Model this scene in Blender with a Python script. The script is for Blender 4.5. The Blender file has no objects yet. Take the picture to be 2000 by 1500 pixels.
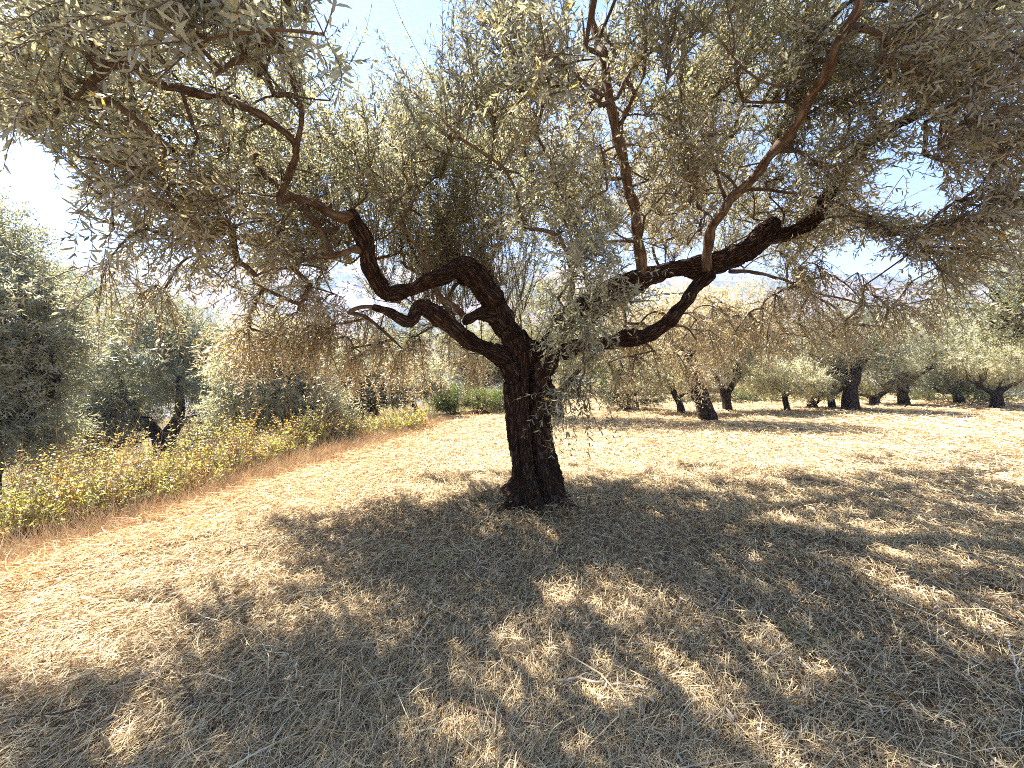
import bpy, math, random
import numpy as np
from math import radians as R

rng = np.random.default_rng(11)
random.seed(5)
scene = bpy.context.scene
COL = scene.collection

# ------------------------------------------------------------------ camera
F = 767.0                      # focal length in units of a 2000 px wide frame
CAMH = 1.6
PITCH = math.atan(35 / F)
cam_d = bpy.data.cameras.new('camera')
cam_d.sensor_width = 36
cam_d.lens = 36 * F / 2000
cam_d.clip_start = 0.05
cam_d.clip_end = 6000
cam = bpy.data.objects.new('camera', cam_d)
cam.location = (0, 0, CAMH)
cam.rotation_euler = (math.pi / 2 - PITCH, 0, 0)
COL.objects.link(cam)
scene.camera = cam

def ray(px, py):
    xc = (np.asarray(px, float) - 1000) / F
    yc = (750 - np.asarray(py, float)) / F
    return np.stack([xc + 0 * yc, math.cos(PITCH) + yc * math.sin(PITCH) + 0 * xc,
                     -math.sin(PITCH) + yc * math.cos(PITCH) + 0 * xc], -1)

def P(px, py, d):
    r = ray(px, py)
    t = np.asarray(d, float) / r[..., 1]
    return np.array([0, 0, CAMH]) + r * t[..., None]

def proj(p):
    q = p - np.array([0, 0, CAMH])
    f = q[..., 1] * math.cos(PITCH) - q[..., 2] * math.sin(PITCH)
    u = q[..., 1] * math.sin(PITCH) + q[..., 2] * math.cos(PITCH)
    f = np.maximum(f, .05)
    return 1000 + F * q[..., 0] / f, 750 - F * u / f, q[..., 1]

# ------------------------------------------------------------------ noise
_perm = np.random.default_rng(3).random(8192)
def vnoise(p):
    p = np.asarray(p, float)
    i = np.floor(p).astype(np.int64)
    f = p - i
    f = f * f * (3 - 2 * f)
    def h(a, b, c):
        return _perm[((a * 73856093) ^ (b * 19349663) ^ (c * 83492791)) & 8191]
    x, y, z = i[..., 0], i[..., 1], i[..., 2]
    r = 0
    for a in (0, 1):
        for b in (0, 1):
            for c in (0, 1):
                w = (f[..., 0] if a else 1 - f[..., 0]) * (f[..., 1] if b else 1 - f[..., 1]) * (f[..., 2] if c else 1 - f[..., 2])
                r = r + w * h(x + a, y + b, z + c)
    return r * 2 - 1
def noise2(x, y, s, seed=0.0):
    return vnoise(np.stack([x * s + 11.3, y * s - 5.7, np.full(np.shape(x), seed + 0.5)], -1))

# ------------------------------------------------------------------ terrain
EA = np.array([-4.0, 2.9]); EB = np.array([-1.9, 11.4])
ED = (EB - EA) / np.linalg.norm(EB - EA)
EN = np.array([-ED[1], ED[0]])            # points left of the field's edge
def edge_s(x, y):
    return (x - EA[0]) * EN[0] + (y - EA[1]) * EN[1]
def tz(x, y):
    x = np.asarray(x, float); y = np.asarray(y, float)
    s = edge_s(x, y)
    soft = np.log1p(np.exp(np.clip((s - 0.5) * 2.5, -30, 30))) / 2.5
    z = -5.0 * np.tanh(0.16 * soft / 5.0)
    r = np.hypot(x, y)
    near = np.exp(-(r / 25) ** 2)
    z = z + near * (0.05 * noise2(x, y, 0.55) + 0.02 * noise2(x, y, 1.9, 3))
    z = z + 0.12 * noise2(x, y, 0.13, 7) * np.clip(r / 14, 0, 1)
    # low mound round the big olive's foot
    z = z + 0.11 * np.exp(-(((x - 0.25) / 0.9) ** 2 + ((y - 4.6) / 0.8) ** 2))
    # the field drops away beyond the far trees into the valley
    z = z - 0.10 * np.clip(r - 34, 0, 260)
    return z
def G(px, py):
    r = ray(px, py)
    t = 0.5
    for k in range(4000):
        p = np.array([0, 0, CAMH]) + r * t
        if p[2] <= tz(p[0], p[1]) or t > 300:
            break
        t += 0.01 + 0.002 * t
    return p

# ------------------------------------------------------------------ mesh helpers
def new_mesh(name, V, quads=None, tris=None, col=None, vec=None, smooth=False):
    me = bpy.data.meshes.new(name)
    V = np.asarray(V, np.float32).reshape(-1, 3)
    q = np.zeros((0, 4), np.int32) if quads is None else np.asarray(quads, np.int32).reshape(-1, 4)
    t = np.zeros((0, 3), np.int32) if tris is None else np.asarray(tris, np.int32).reshape(-1, 3)
    me.vertices.add(len(V)); me.vertices.foreach_set('co', V.ravel())
    nl = q.size + t.size
    me.loops.add(nl)
    me.loops.foreach_set('vertex_index', np.concatenate([q.ravel(), t.ravel()]))
    me.polygons.add(len(q) + len(t))
    st = np.concatenate([np.arange(len(q)) * 4, q.size + np.arange(len(t)) * 3]).astype(np.int32)
    me.polygons.foreach_set('loop_start', st)
    if smooth:
        me.polygons.foreach_set('use_smooth', np.ones(len(q) + len(t), bool))
    me.update(calc_edges=True)
    if col is not None:
        a = me.attributes.new('tint', 'FLOAT_COLOR', 'POINT')
        c = np.ones((len(V), 4), np.float32); c[:, :3] = np.asarray(col).reshape(-1, 3)
        a.data.foreach_set('color', c.ravel())
    if vec is not None:
        a = me.attributes.new('barkco', 'FLOAT_VECTOR', 'POINT')
        a.data.foreach_set('vector', np.asarray(vec, np.float32).ravel())
    return me

def put(name, me, mat, parent=None):
    o = bpy.data.objects.new(name, me)
    if mat is not None:
        me.materials.clear(); me.materials.append(mat)
    COL.objects.link(o)
    if parent is not None:
        o.parent = parent
        o.matrix_parent_inverse.identity()
        o.location = -parent.location
    return o

def tag(o, label=None, cat=None, group=None, kind=None):
    if label: o['label'] = label
    if cat: o['category'] = cat
    if group: o['group'] = group
    if kind: o['kind'] = kind
    return o

def root(name, loc, label, cat, group=None):
    o = bpy.data.objects.new(name, None)
    o.empty_display_size = 0.2
    o.location = tuple(float(v) for v in loc)
    COL.objects.link(o)
    return tag(o, label, cat, group)

def norm(v):
    return v / np.maximum(np.linalg.norm(v, axis=-1, keepdims=True), 1e-9)

def tubes(PL, RAD, k=5, cap=False):
    """PL (n,m,3) polylines, RAD (n,m) radii -> V, quads, tris (all polylines of m points)"""
    PL = np.asarray(PL, float); RAD = np.asarray(RAD, float)
    n, m, _ = PL.shape
    T = np.empty_like(PL)
    T[:, 1:-1] = PL[:, 2:] - PL[:, :-2]
    T[:, 0] = PL[:, 1] - PL[:, 0]; T[:, -1] = PL[:, -1] - PL[:, -2]
    T = norm(T)
    ref = np.tile(np.array([0.31, 0.17, 0.935]), (n, 1))
    bad = np.abs((T[:, 0] * ref).sum(-1)) > 0.92
    ref[bad] = [0.95, 0.2, 0.1]
    U = np.empty_like(PL)
    u = norm(np.cross(T[:, 0], ref))
    for j in range(m):
        u = norm(u - T[:, j] * (u * T[:, j]).sum(-1, keepdims=True))
        U[:, j] = u
    W = np.cross(T, U)
    a = np.arange(k) * 2 * np.pi / k
    V = PL[:, :, None] + RAD[:, :, None, None] * (U[:, :, None] * np.cos(a)[None, None, :, None] + W[:, :, None] * np.sin(a)[None, None, :, None])
    base = (np.arange(n) * m * k)[:, None, None]
    j = (np.arange(m - 1) * k)[None, :, None]
    i = np.arange(k)[None, None, :]
    i2 = (np.arange(k) + 1)[None, None, :] % k
    q = np.stack([base + j + i, base + j + i2, base + j + k + i2, base + j + k + i], -1).reshape(-1, 4)
    V = V.reshape(-1, 3); tr = None
    if cap:
        nv = len(V)
        caps = np.concatenate([PL[:, 0], PL[:, -1]])
        V = np.concatenate([V, caps])
        tl = []
        for s in range(n):
            b0 = s * m * k; b1 = b0 + (m - 1) * k
            for ii in range(k):
                i3 = (ii + 1) % k
                tl.append((nv + s, b0 + i3, b0 + ii)); tl.append((nv + n + s, b1 + ii, b1 + i3))
        tr = np.array(tl)
    return V, q, tr

class Acc:
    def __init__(self): self.V = []; self.q = []; self.t = []; self.c = []; self.n = 0
    def add(self, V, q=None, t=None, c=None):
        if q is not None and len(q): self.q.append(np.asarray(q) + self.n)
        if t is not None and len(t): self.t.append(np.asarray(t) + self.n)
        self.V.append(V); self.n += len(V)
        if c is not None:
            c = np.asarray(c, float)
            self.c.append(np.tile(c, (len(V), 1)) if c.ndim == 1 else c)
    def mesh(self, name, smooth=False):
        return new_mesh(name, np.concatenate(self.V), np.concatenate(self.q) if self.q else None,
                        np.concatenate(self.t) if self.t else None, np.concatenate(self.c) if self.c else None, smooth=smooth)

def spline(pts, step=0.05):
    """Catmull-Rom through rows (x,y,z,r) resampled about every `step`"""
    p = np.asarray(pts, float)
    ext = np.vstack([2 * p[0] - p[1], p, 2 * p[-1] - p[-2]])
    out = []
    for i in range(len(p) - 1):
        a, b, c, d = ext[i:i + 4]
        nn = max(2, int(np.linalg.norm(c[:3] - b[:3]) / step))
        for t in np.arange(nn) / nn:
            out.append(0.5 * ((2 * b) + (c - a) * t + (2 * a - 5 * b + 4 * c - d) * t * t + (3 * b - a - 3 * c + d) * t ** 3))
    out.append(p[-1])
    out = np.array(out); out[:, 3] = np.maximum(out[:, 3], 0.002)
    return out

# leaves ------------------------------------------------------------
def leaves(B, D, N, L, W, C, near=True):
    """B base points, D direction, N normal hint, L length, W half width, C colour"""
    D = norm(D)
    S = norm(np.cross(D, N)); N = np.cross(S, D)
    n = len(B)
    if near:
        u = np.array([0, .32, .32, .70, .70, 1.0]); s = np.array([0, -1, 1, -.8, .8, 0]); z = np.array([0, .02, .02, -.01, -.01, -.12])
        zf = np.array([0, .25, .25, .2, .2, 0])
    else:
        u = np.array([0, .45, 1.0, .45]); s = np.array([0, -1, 0, 1]); z = np.array([0, .03, -.08, .03]); zf = np.array([0, .2, 0, .2])
    V = (B[:, None] + D[:, None] * (u[None, :] * L[:, None])[..., None] + S[:, None] * (s[None, :] * W[:, None])[..., None]
         + N[:, None] * (z[None, :] * L[:, None] + zf[None, :] * W[:, None])[..., None])
    k = len(u)
    b = (np.arange(n) * k)[:, None]
    if near:
        q = b + np.array([[1, 3, 4, 2]]); t = np.concatenate([b + np.array([[0, 1, 2]]), b + np.array([[3, 5, 4]])])
    else:
        q = b + np.array([[0, 1, 2, 3]]); t = None
    return V.reshape(-1, 3), q, t, np.repeat(C, k, 0)

def grow(B, D, L, droop, wob=0.12, nseg=6):
    n = len(B)
    pts = np.empty((n, nseg + 1, 3)); pts[:, 0] = B
    d = norm(D)
    for j in range(nseg):
        d = d + rng.normal(0, wob, (n, 3))
        d[:, 2] -= droop / nseg
        d = norm(d)
        pts[:, j + 1] = pts[:, j] + d * (L / nseg)[:, None]
    return pts

def leafy(pts, L, pairs, size, tint, near=True, start=0.1, wid=0.10, spread=0.9):
    """paired leaves along shoot polylines; tint (n,3)"""
    n, m, _ = pts.shape
    t = np.linspace(start, 1.0, pairs)[None, :] + rng.uniform(-.02, .02, (n, pairs))
    t = np.clip(t, 0, 1) * (m - 1)
    i = np.minimum(t.astype(int), m - 2); f = (t - i)[..., None]
    r = np.arange(n)[:, None]
    A = pts[r, i]; Bp = pts[r, i + 1]
    pos = A * (1 - f) + Bp * f
    T = norm(Bp - A)
    ref = norm(rng.normal(0, 1, (n, 1, 3)) + 0 * T)
    U = norm(np.cross(T, ref)); Wv = np.cross(T, U)
    ph = (np.arange(pairs) * (np.pi / 2))[None, :] + rng.uniform(-.5, .5, (n, pairs))
    oB, oD, oN, oL, oC = [], [], [], [], []
    for sgn in (0, np.pi):
        a = ph + sgn + rng.uniform(-.3, .3, (n, pairs))
        rad = U * np.cos(a)[..., None] + Wv * np.sin(a)[..., None]
        al = spread + rng.normal(0, .25, (n, pairs))
        d = T * np.cos(al)[..., None] + rad * np.sin(al)[..., None]
        d = d + rng.normal(0, .1, d.shape); d[..., 2] -= .08
        nn = T * np.sin(al)[..., None] - rad * np.cos(al)[..., None] + rng.normal(0, .45, d.shape)
        taper = np.clip(1.15 - .55 * np.abs(np.linspace(0, 1, pairs) - .45) * 1.6, .4, 1)[None, :]
        oB.append(pos); oD.append(d); oN.append(nn)
        oL.append(size * taper * rng.uniform(.7, 1.2, (n, pairs)))
        oC.append(np.repeat(tint[:, None], pairs, 1) * rng.uniform(.72, 1.28, (n, pairs, 1)))
    f3 = lambda x: np.concatenate([y.reshape(-1, 3) for y in x])
    Lf = np.concatenate([y.ravel() for y in oL])
    keep = rng.random(len(Lf)) > .06
    c = f3(oC)
    old = rng.random(len(Lf)) < .025          # the odd yellow leaf
    c[old] = np.array([.42, .30, .06]) * rng.uniform(.7, 1.2, (old.sum(), 1))
    return leaves(f3(oB)[keep], f3(oD)[keep], f3(oN)[keep], Lf[keep], (Lf * wid * rng.uniform(.8, 1.3, len(Lf)))[keep], c[keep], near)

# ------------------------------------------------------------------ materials
def mat(name):
    m = bpy.data.materials.new(name); m.use_nodes = True
    nt = m.node_tree; nt.nodes.clear()
    out = nt.nodes.new('ShaderNodeOutputMaterial')
    return m, nt, out
def nd(nt, t, **kw):
    n = nt.nodes.new(t)
    for k, v in kw.items():
        if k in n.inputs.keys(): n.inputs[k].default_value = v
        else: setattr(n, k, v)
    return n
def ramp(nt, stops):
    n = nt.nodes.new('ShaderNodeValToRGB')
    e = n.color_ramp.elements
    while len(e) < len(stops): e.new(0.5)
    for x, (p, c) in zip(e, stops):
        x.position = p; x.color = (*c, 1)
    return n
def mixc(nt, a, b, fac=None, f=0.5, mode='MIX'):
    n = nt.nodes.new('ShaderNodeMix'); n.data_type = 'RGBA'; n.blend_type = mode
    for sock, v in ((6, a), (7, b)):
        if isinstance(v, tuple): n.inputs[sock].default_value = (*v, 1)
        else: nt.links.new(v, n.inputs[sock])
    if fac is None: n.inputs[0].default_value = f
    else: nt.links.new(fac, n.inputs[0])
    return n.outputs[2]

def leaf_material(name, trans=0.4, silver=(.36, .36, .30), silver_f=.65, warm=(1.5, 1.25, .5), rough=.36, spec=.55):
    m, nt, out = mat(name)
    at = nd(nt, 'ShaderNodeAttribute', attribute_name='tint')
    geo = nd(nt, 'ShaderNodeNewGeometry')
    mul = nd(nt, 'ShaderNodeMath', operation='MULTIPLY'); mul.inputs[1].default_value = silver_f
    nt.links.new(geo.outputs['Backfacing'], mul.inputs[0])       # an olive leaf's underside is silvery
    c = mixc(nt, at.outputs['Color'], silver, mul.outputs[0])
    b = nd(nt, 'ShaderNodeBsdfPrincipled'); b.inputs['Roughness'].default_value = rough
    b.inputs['Specular IOR Level'].default_value = spec
    nt.links.new(c, b.inputs['Base Color'])
    tr = nd(nt, 'ShaderNodeBsdfTranslucent')
    nt.links.new(mixc(nt, at.outputs['Color'], warm, None, 1.0, 'MULTIPLY'), tr.inputs['Color'])
    mx = nd(nt, 'ShaderNodeMixShader'); mx.inputs[0].default_value = trans
    nt.links.new(b.outputs[0], mx.inputs[1]); nt.links.new(tr.outputs[0], mx.inputs[2])
    nt.links.new(mx.outputs[0], out.inputs[0])
    return m

M_LEAF = leaf_material('olive_leaf', trans=.44, warm=(1.42, 1.36, 1.0))
M_LEAF_FAR = leaf_material('olive_leaf_distant', trans=.48, warm=(1.5, 1.45, 1.0))
M_WEED = leaf_material('weed_leaf', trans=.5, silver_f=.15, silver=(.2, .22, .08), warm=(1.5, 1.5, .5))
M_STRAW = leaf_material('straw', trans=.10, silver_f=0.0, warm=(1.1, 1.0, .8), rough=.7, spec=.12)

def bark_material(name, lo=(.010, .006, .004), mid=(.062, .034, .021), hi=(.17, .11, .075), scale=1.0, attr=True, bump=.9):
    m, nt, out = mat(name)
    if attr:
        co = nd(nt, 'ShaderNodeAttribute', attribute_name='barkco').outputs['Vector']
    else:
        co = nd(nt, 'ShaderNodeTexCoord').outputs['Object']
    mp = nd(nt, 'ShaderNodeMapping'); mp.inputs['Scale'].default_value = (34 * scale, 34 * scale, 7 * scale)
    nt.links.new(co, mp.inputs[0])
    n1 = nd(nt, 'ShaderNodeTexNoise'); n1.inputs['Scale'].default_value = 1.0; n1.inputs['Detail'].default_value = 6; n1.inputs['Roughness'].default_value = .65
    nt.links.new(mp.outputs[0], n1.inputs['Vector'])
    v = nd(nt, 'ShaderNodeTexVoronoi', feature='DISTANCE_TO_EDGE'); v.inputs['Scale'].default_value = .9
    wv = nd(nt, 'ShaderNodeVectorMath', operation='ADD')
    sc = nd(nt, 'ShaderNodeVectorMath', operation='SCALE'); sc.inputs['Scale'].default_value = 1.3
    nt.links.new(n1.outputs['Color'], sc.inputs[0])
    nt.links.new(mp.outputs[0], wv.inputs[0]); nt.links.new(sc.outputs[0], wv.inputs[1])
    nt.links.new(wv.outputs[0], v.inputs['Vector'])
    mr = nd(nt, 'ShaderNodeMapRange'); mr.inputs['From Max'].default_value = .35
    nt.links.new(v.outputs['Distance'], mr.inputs['Value'])
    h = nd(nt, 'ShaderNodeMath', operation='MULTIPLY')
    nt.links.new(mr.outputs[0], h.inputs[0]); nt.links.new(n1.outputs['Fac'], h.inputs[1])
    r = ramp(nt, [(0.0, lo), (.3, mid), (.75, hi)])
    nt.links.new(h.outputs[0], r.inputs[0])
    n2 = nd(nt, 'ShaderNodeTexNoise'); n2.inputs['Scale'].default_value = 5; n2.inputs['Detail'].default_value = 3
    nt.links.new(co, n2.inputs['Vector'])
    r2 = ramp(nt, [(.35, (.75, .6, .5)), (.65, (1.1, 1.1, 1.15))])
    nt.links.new(n2.outputs['Fac'], r2.inputs[0])
    c = mixc(nt, r.outputs[0], r2.outputs[0], None, 1.0, 'MULTIPLY')
    b = nd(nt, 'ShaderNodeBsdfPrincipled'); b.inputs['Roughness'].default_value = .9; b.inputs['Specular IOR Level'].default_value = .15
    nt.links.new(c, b.inputs['Base Color'])
    bp = nd(nt, 'ShaderNodeBump'); bp.inputs['Strength'].default_value = bump; bp.inputs['Distance'].default_value = .02
    nt.links.new(h.outputs[0], bp.inputs['Height']); nt.links.new(bp.outputs[0], b.inputs['Normal'])
    nt.links.new(b.outputs[0], out.inputs[0])
    return m
M_BARK = bark_material('old_olive_bark')
M_BARK_FAR = bark_material('distant_olive_bark', attr=False, scale=.6, lo=(.012, .009, .007), mid=(.05, .034, .024), hi=(.11, .08, .06))
M_BOUGH = bark_material('smooth_young_bark', lo=(.085, .058, .04), mid=(.19, .135, .095), hi=(.30, .23, .17), scale=.7, bump=.35)

def tint_material(name, rough=.85):
    m, nt, out = mat(name)
    at = nd(nt, 'ShaderNodeAttribute', attribute_name='tint')
    b = nd(nt, 'ShaderNodeBsdfPrincipled'); b.inputs['Roughness'].default_value = rough; b.inputs['Specular IOR Level'].default_value = .2
    tc = nd(nt, 'ShaderNodeTexCoord'); n = nd(nt, 'ShaderNodeTexNoise'); n.inputs['Scale'].default_value = 30; n.inputs['Detail'].default_value = 3
    nt.links.new(tc.outputs['Object'], n.inputs['Vector'])
    r = ramp(nt, [(.3, (.7, .68, .66)), (.7, (1.2, 1.2, 1.2))]); nt.links.new(n.outputs['Fac'], r.inputs[0])
    nt.links.new(mixc(nt, at.outputs['Color'], r.outputs[0], None, 1.0, 'MULTIPLY'), b.inputs['Base Color'])
    nt.links.new(b.outputs[0], out.inputs[0])
    return m
M_TWIG = tint_material('twig_bark')

def ground_material():
    m, nt, out = mat('dry_soil')
    tc = nd(nt, 'ShaderNodeTexCoord')
    n1 = nd(nt, 'ShaderNodeTexNoise'); n1.inputs['Scale'].default_value = 1.1; n1.inputs['Detail'].default_value = 5
    n2 = nd(nt, 'ShaderNodeTexNoise'); n2.inputs['Scale'].default_value = 38; n2.inputs['Detail'].default_value = 8; n2.inputs['Roughness'].default_value = .7
    for n in (n1, n2): nt.links.new(tc.outputs['Object'], n.inputs['Vector'])
    r2 = ramp(nt, [(.3, (.06, .04, .025)), (.5, (.20, .14, .08)), (.7, (.44, .33, .19))])
    nt.links.new(n2.outputs['Fac'], r2.inputs[0])
    r1 = ramp(nt, [(.35, (.8, .72, .62)), (.65, (1.12, 1.08, 1.0))])
    nt.links.new(n1.outputs['Fac'], r1.inputs[0])
    at = nd(nt, 'ShaderNodeAttribute', attribute_name='tint')
    c = mixc(nt, r2.outputs[0], r1.outputs[0], None, 1.0, 'MULTIPLY')
    c = mixc(nt, c, at.outputs['Color'], None, 1.0, 'MULTIPLY')
    b = nd(nt, 'ShaderNodeBsdfPrincipled'); b.inputs['Roughness'].default_value = .95; b.inputs['Specular IOR Level'].default_value = .1
    nt.links.new(c, b.inputs['Base Color'])
    bp = nd(nt, 'ShaderNodeBump'); bp.inputs['Strength'].default_value = .6; bp.inputs['Distance'].default_value = .03
    nt.links.new(n2.outputs['Fac'], bp.inputs['Height']); nt.links.new(bp.outputs[0], b.inputs['Normal'])
    nt.links.new(b.outputs[0], out.inputs[0])
    return m
M_GROUND = ground_material()

# ------------------------------------------------------------------ ground sheet
rr = np.concatenate([[0.0], np.geomspace(0.25, 3000, 230)])
aa = np.linspace(0, 2 * np.pi, 361)[:-1]
X = (rr[:, None] * np.cos(aa)); Y = (rr[:, None] * np.sin(aa))
Z = tz(X, Y)
V = np.stack([X, Y, Z], -1).reshape(-1, 3)
na = len(aa); i = np.arange(len(rr) - 1)[:, None] * na; j = np.arange(na)[None]; j2 = (np.arange(na) + 1)[None] % na
q = np.stack([i + j, i + na + j, i + na + j2, i + j2], -1).reshape(-1, 4)
s = edge_s(V[:, 0], V[:, 1])
w = np.clip((s + .1) / .8, 0, 1)[:, None]
gc = (1 - w) * np.array([1.0, 1.0, 1.0]) + w * np.array([.5, .55, .42])
put('ground', new_mesh('ground', V, q, None, gc, smooth=True), M_GROUND)['kind'] = 'structure'

# ------------------------------------------------------------------ the big olive
BD = float(G(1042, 972)[1])           # depth of its foot
DZ = BD - 4.57
def LP(rows):                         # rows (px, py, depth, radius)
    a = np.array(rows, float)
    p = P(a[:, 0], a[:, 1], a[:, 2] + DZ)
    return np.hstack([p, a[:, 3:4]])
foot = G(1042, 972)
LIMBS = [
    # trunk
    [(1046, 995, 4.57, .36), (1045, 965, 4.57, .315), (1041, 930, 4.57, .275), (1037, 890, 4.57, .25), (1031, 830, 4.57, .243), (1028, 770, 4.57, .245), (1028, 730, 4.57, .265), (1028, 700, 4.57, .25), (1022, 672, 4.6, .17)],
    # left main limb with its elbow and stub
    [(1030, 735, 4.55, .16), (1015, 700, 4.52, .15), (1002, 660, 4.50, .135), (980, 620, 4.48, .128), (955, 575, 4.45, .125), (930, 535, 4.4, .12), (905, 523, 4.38, .10), (870, 540, 4.35, .088), (830, 555, 4.3, .082), (790, 565, 4.25, .083), (757, 572, 4.2, .09), (738, 540, 4.12, .088), (722, 500, 4.05, .08), (708, 460, 4.0, .078), (690, 422, 3.95, .07), (683, 412, 3.93, .04)],
    # lower left limb
    [(1020, 745, 4.5, .14), (990, 705, 4.45, .115), (955, 683, 4.4, .092), (915, 664, 4.32, .088), (885, 642, 4.25, .094), (855, 613, 4.2, .086), (828, 598, 4.15, .078), (812, 606, 4.13, .06), (800, 628, 4.1, .058), (778, 620, 4.08, .05), (755, 607, 4.05, .045), (728, 598, 4.0, .035)],
    # stub on the left limb
    [(965, 615, 4.46, .085), (935, 612, 4.42, .06), (912, 622, 4.38, .052), (905, 630, 4.36, .03)],
    # right upper limb
    [(1040, 730, 4.6, .16), (1065, 690, 4.58, .13), (1100, 642, 4.56, .12), (1160, 585, 4.6, .105), (1230, 546, 4.65, .095), (1300, 528, 4.7, .1), (1370, 524, 4.75, .115), (1420, 508, 4.72, .125), (1460, 488, 4.7, .125), (1488, 462, 4.68, .115), (1512, 436, 4.65, .095), (1518, 430, 4.65, .05)],
    # right lower limb
    [(1045, 740, 4.5, .14), (1080, 690, 4.45, .105), (1130, 676, 4.45, .085), (1200, 668, 4.48, .088), (1255, 655, 4.5, .088), (1295, 638, 4.55, .083), (1325, 602, 4.6, .078), (1355, 566, 4.66, .075), (1388, 532, 4.7, .085)],
    # dark continuation to the right
    [(1480, 470, 4.7, .09), (1540, 455, 4.65, .075), (1590, 428, 4.55, .072), (1625, 375, 4.4, .065), (1665, 310, 4.25, .055), (1730, 255, 4.05, .045), (1840, 190, 3.8, .035), (1960, 90, 3.5, .025)],
    # limbs at the back of the crown
    [(1035, 720, 4.7, .12), (1015, 670, 5.0, .09), (985, 600, 5.6, .07), (950, 520, 6.3, .05), (940, 430, 7.0, .03)],
    [(1100, 645, 4.6, .09), (1200, 590, 5.3, .08), (1330, 520, 6.2, .06), (1480, 470, 7.2, .045), (1560, 440, 8.0, .03)],
    [(940, 560, 4.5, .08), (900, 540, 5.2, .065), (850, 510, 6.0, .05), (800, 470, 6.8, .03)],
]
THIN = [
    # pale boughs: (rows)
    [(1378, 528, 4.68, .058), (1382, 480, 4.55, .052), (1395, 430, 4.4, .048), (1425, 393, 4.2, .046), (1475, 345, 3.95, .044), (1530, 270, 3.65, .041), (1585, 185, 3.35, .037), (1630, 110, 3.1, .034), (1665, 30, 2.9, .031), (1700, -80, 2.75, .026), (1740, -260, 2.6, .018)],
    [(1255, 540, 4.66, .065), (1245, 470, 4.5, .058), (1235, 400, 4.35, .053), (1218, 310, 4.15, .048), (1200, 230, 3.95, .044), (1180, 130, 3.75, .04), (1160, 40, 3.85, .033), (1150, -70, 3.7, .028), (1120, -260, 3.5, .018)],
    [(905, 617, 4.38, .035), (880, 592, 4.36, .026), (855, 568, 4.34, .022), (835, 520, 4.3, .02), (805, 462, 4.25, .016), (770, 430, 4.2, .01)],
    [(690, 425, 3.95, .062), (655, 420, 3.9, .05), (615, 398, 3.85, .043), (575, 385, 3.8, .04), (550, 400, 3.76, .036), (556, 370, 3.7, .032), (570, 330, 3.62, .03), (576, 290, 3.5, .024), (540, 250, 3.3, .026), (490, 215, 3.1, .027), (420, 190, 2.85, .026), (345, 175, 2.6, .024), (270, 140, 2.4, .02), (190, 110, 2.2, .014)],
    [(720, 492, 4.04, .04), (690, 488, 3.98, .032), (650, 498, 3.92, .027), (612, 502, 3.86, .022), (560, 520, 3.7, .015), (500, 540, 3.5, .010)],
    [(648, 497, 3.92, .028), (636, 465, 3.9, .026), (606, 422, 3.86, .026), (578, 386, 3.8, .026)],
    [(1420, 400, 4.42, .02), (1402, 340, 4.4, .016), (1388, 290, 4.35, .012), (1380, 200, 4.3, .008)],
    [(1455, 370, 4.3, .02), (1520, 372, 4.2, .015), (1590, 386, 4.1, .012), (1700, 420, 3.9, .008)],
    [(1425, 530, 4.75, .026), (1490, 534, 4.8, .02), (1550, 556, 4.9, .016), (1640, 585, 5.0, .012), (1740, 600, 5.1, .008)],
    [(576, 300, 3.5, .022), (585, 220, 3.4, .018), (560, 130, 3.1, .016), (510, 40, 2.7, .013), (450, -80, 2.3, .010)],
    [(1310, 635, 4.55, .016), (1345, 640, 4.6, .012), (1360, 665, 4.65, .009)],
    [(1100, 650, 4.45, .035), (1115, 590, 4.1, .026), (1120, 530, 3.8, .02), (1090, 450, 3.5, .014)],
    [(1130, 676, 4.40, .022), (1140, 700, 4.15, .016), (1135, 740, 3.85, .011), (1130, 775, 3.65, .007)],
]

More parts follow.
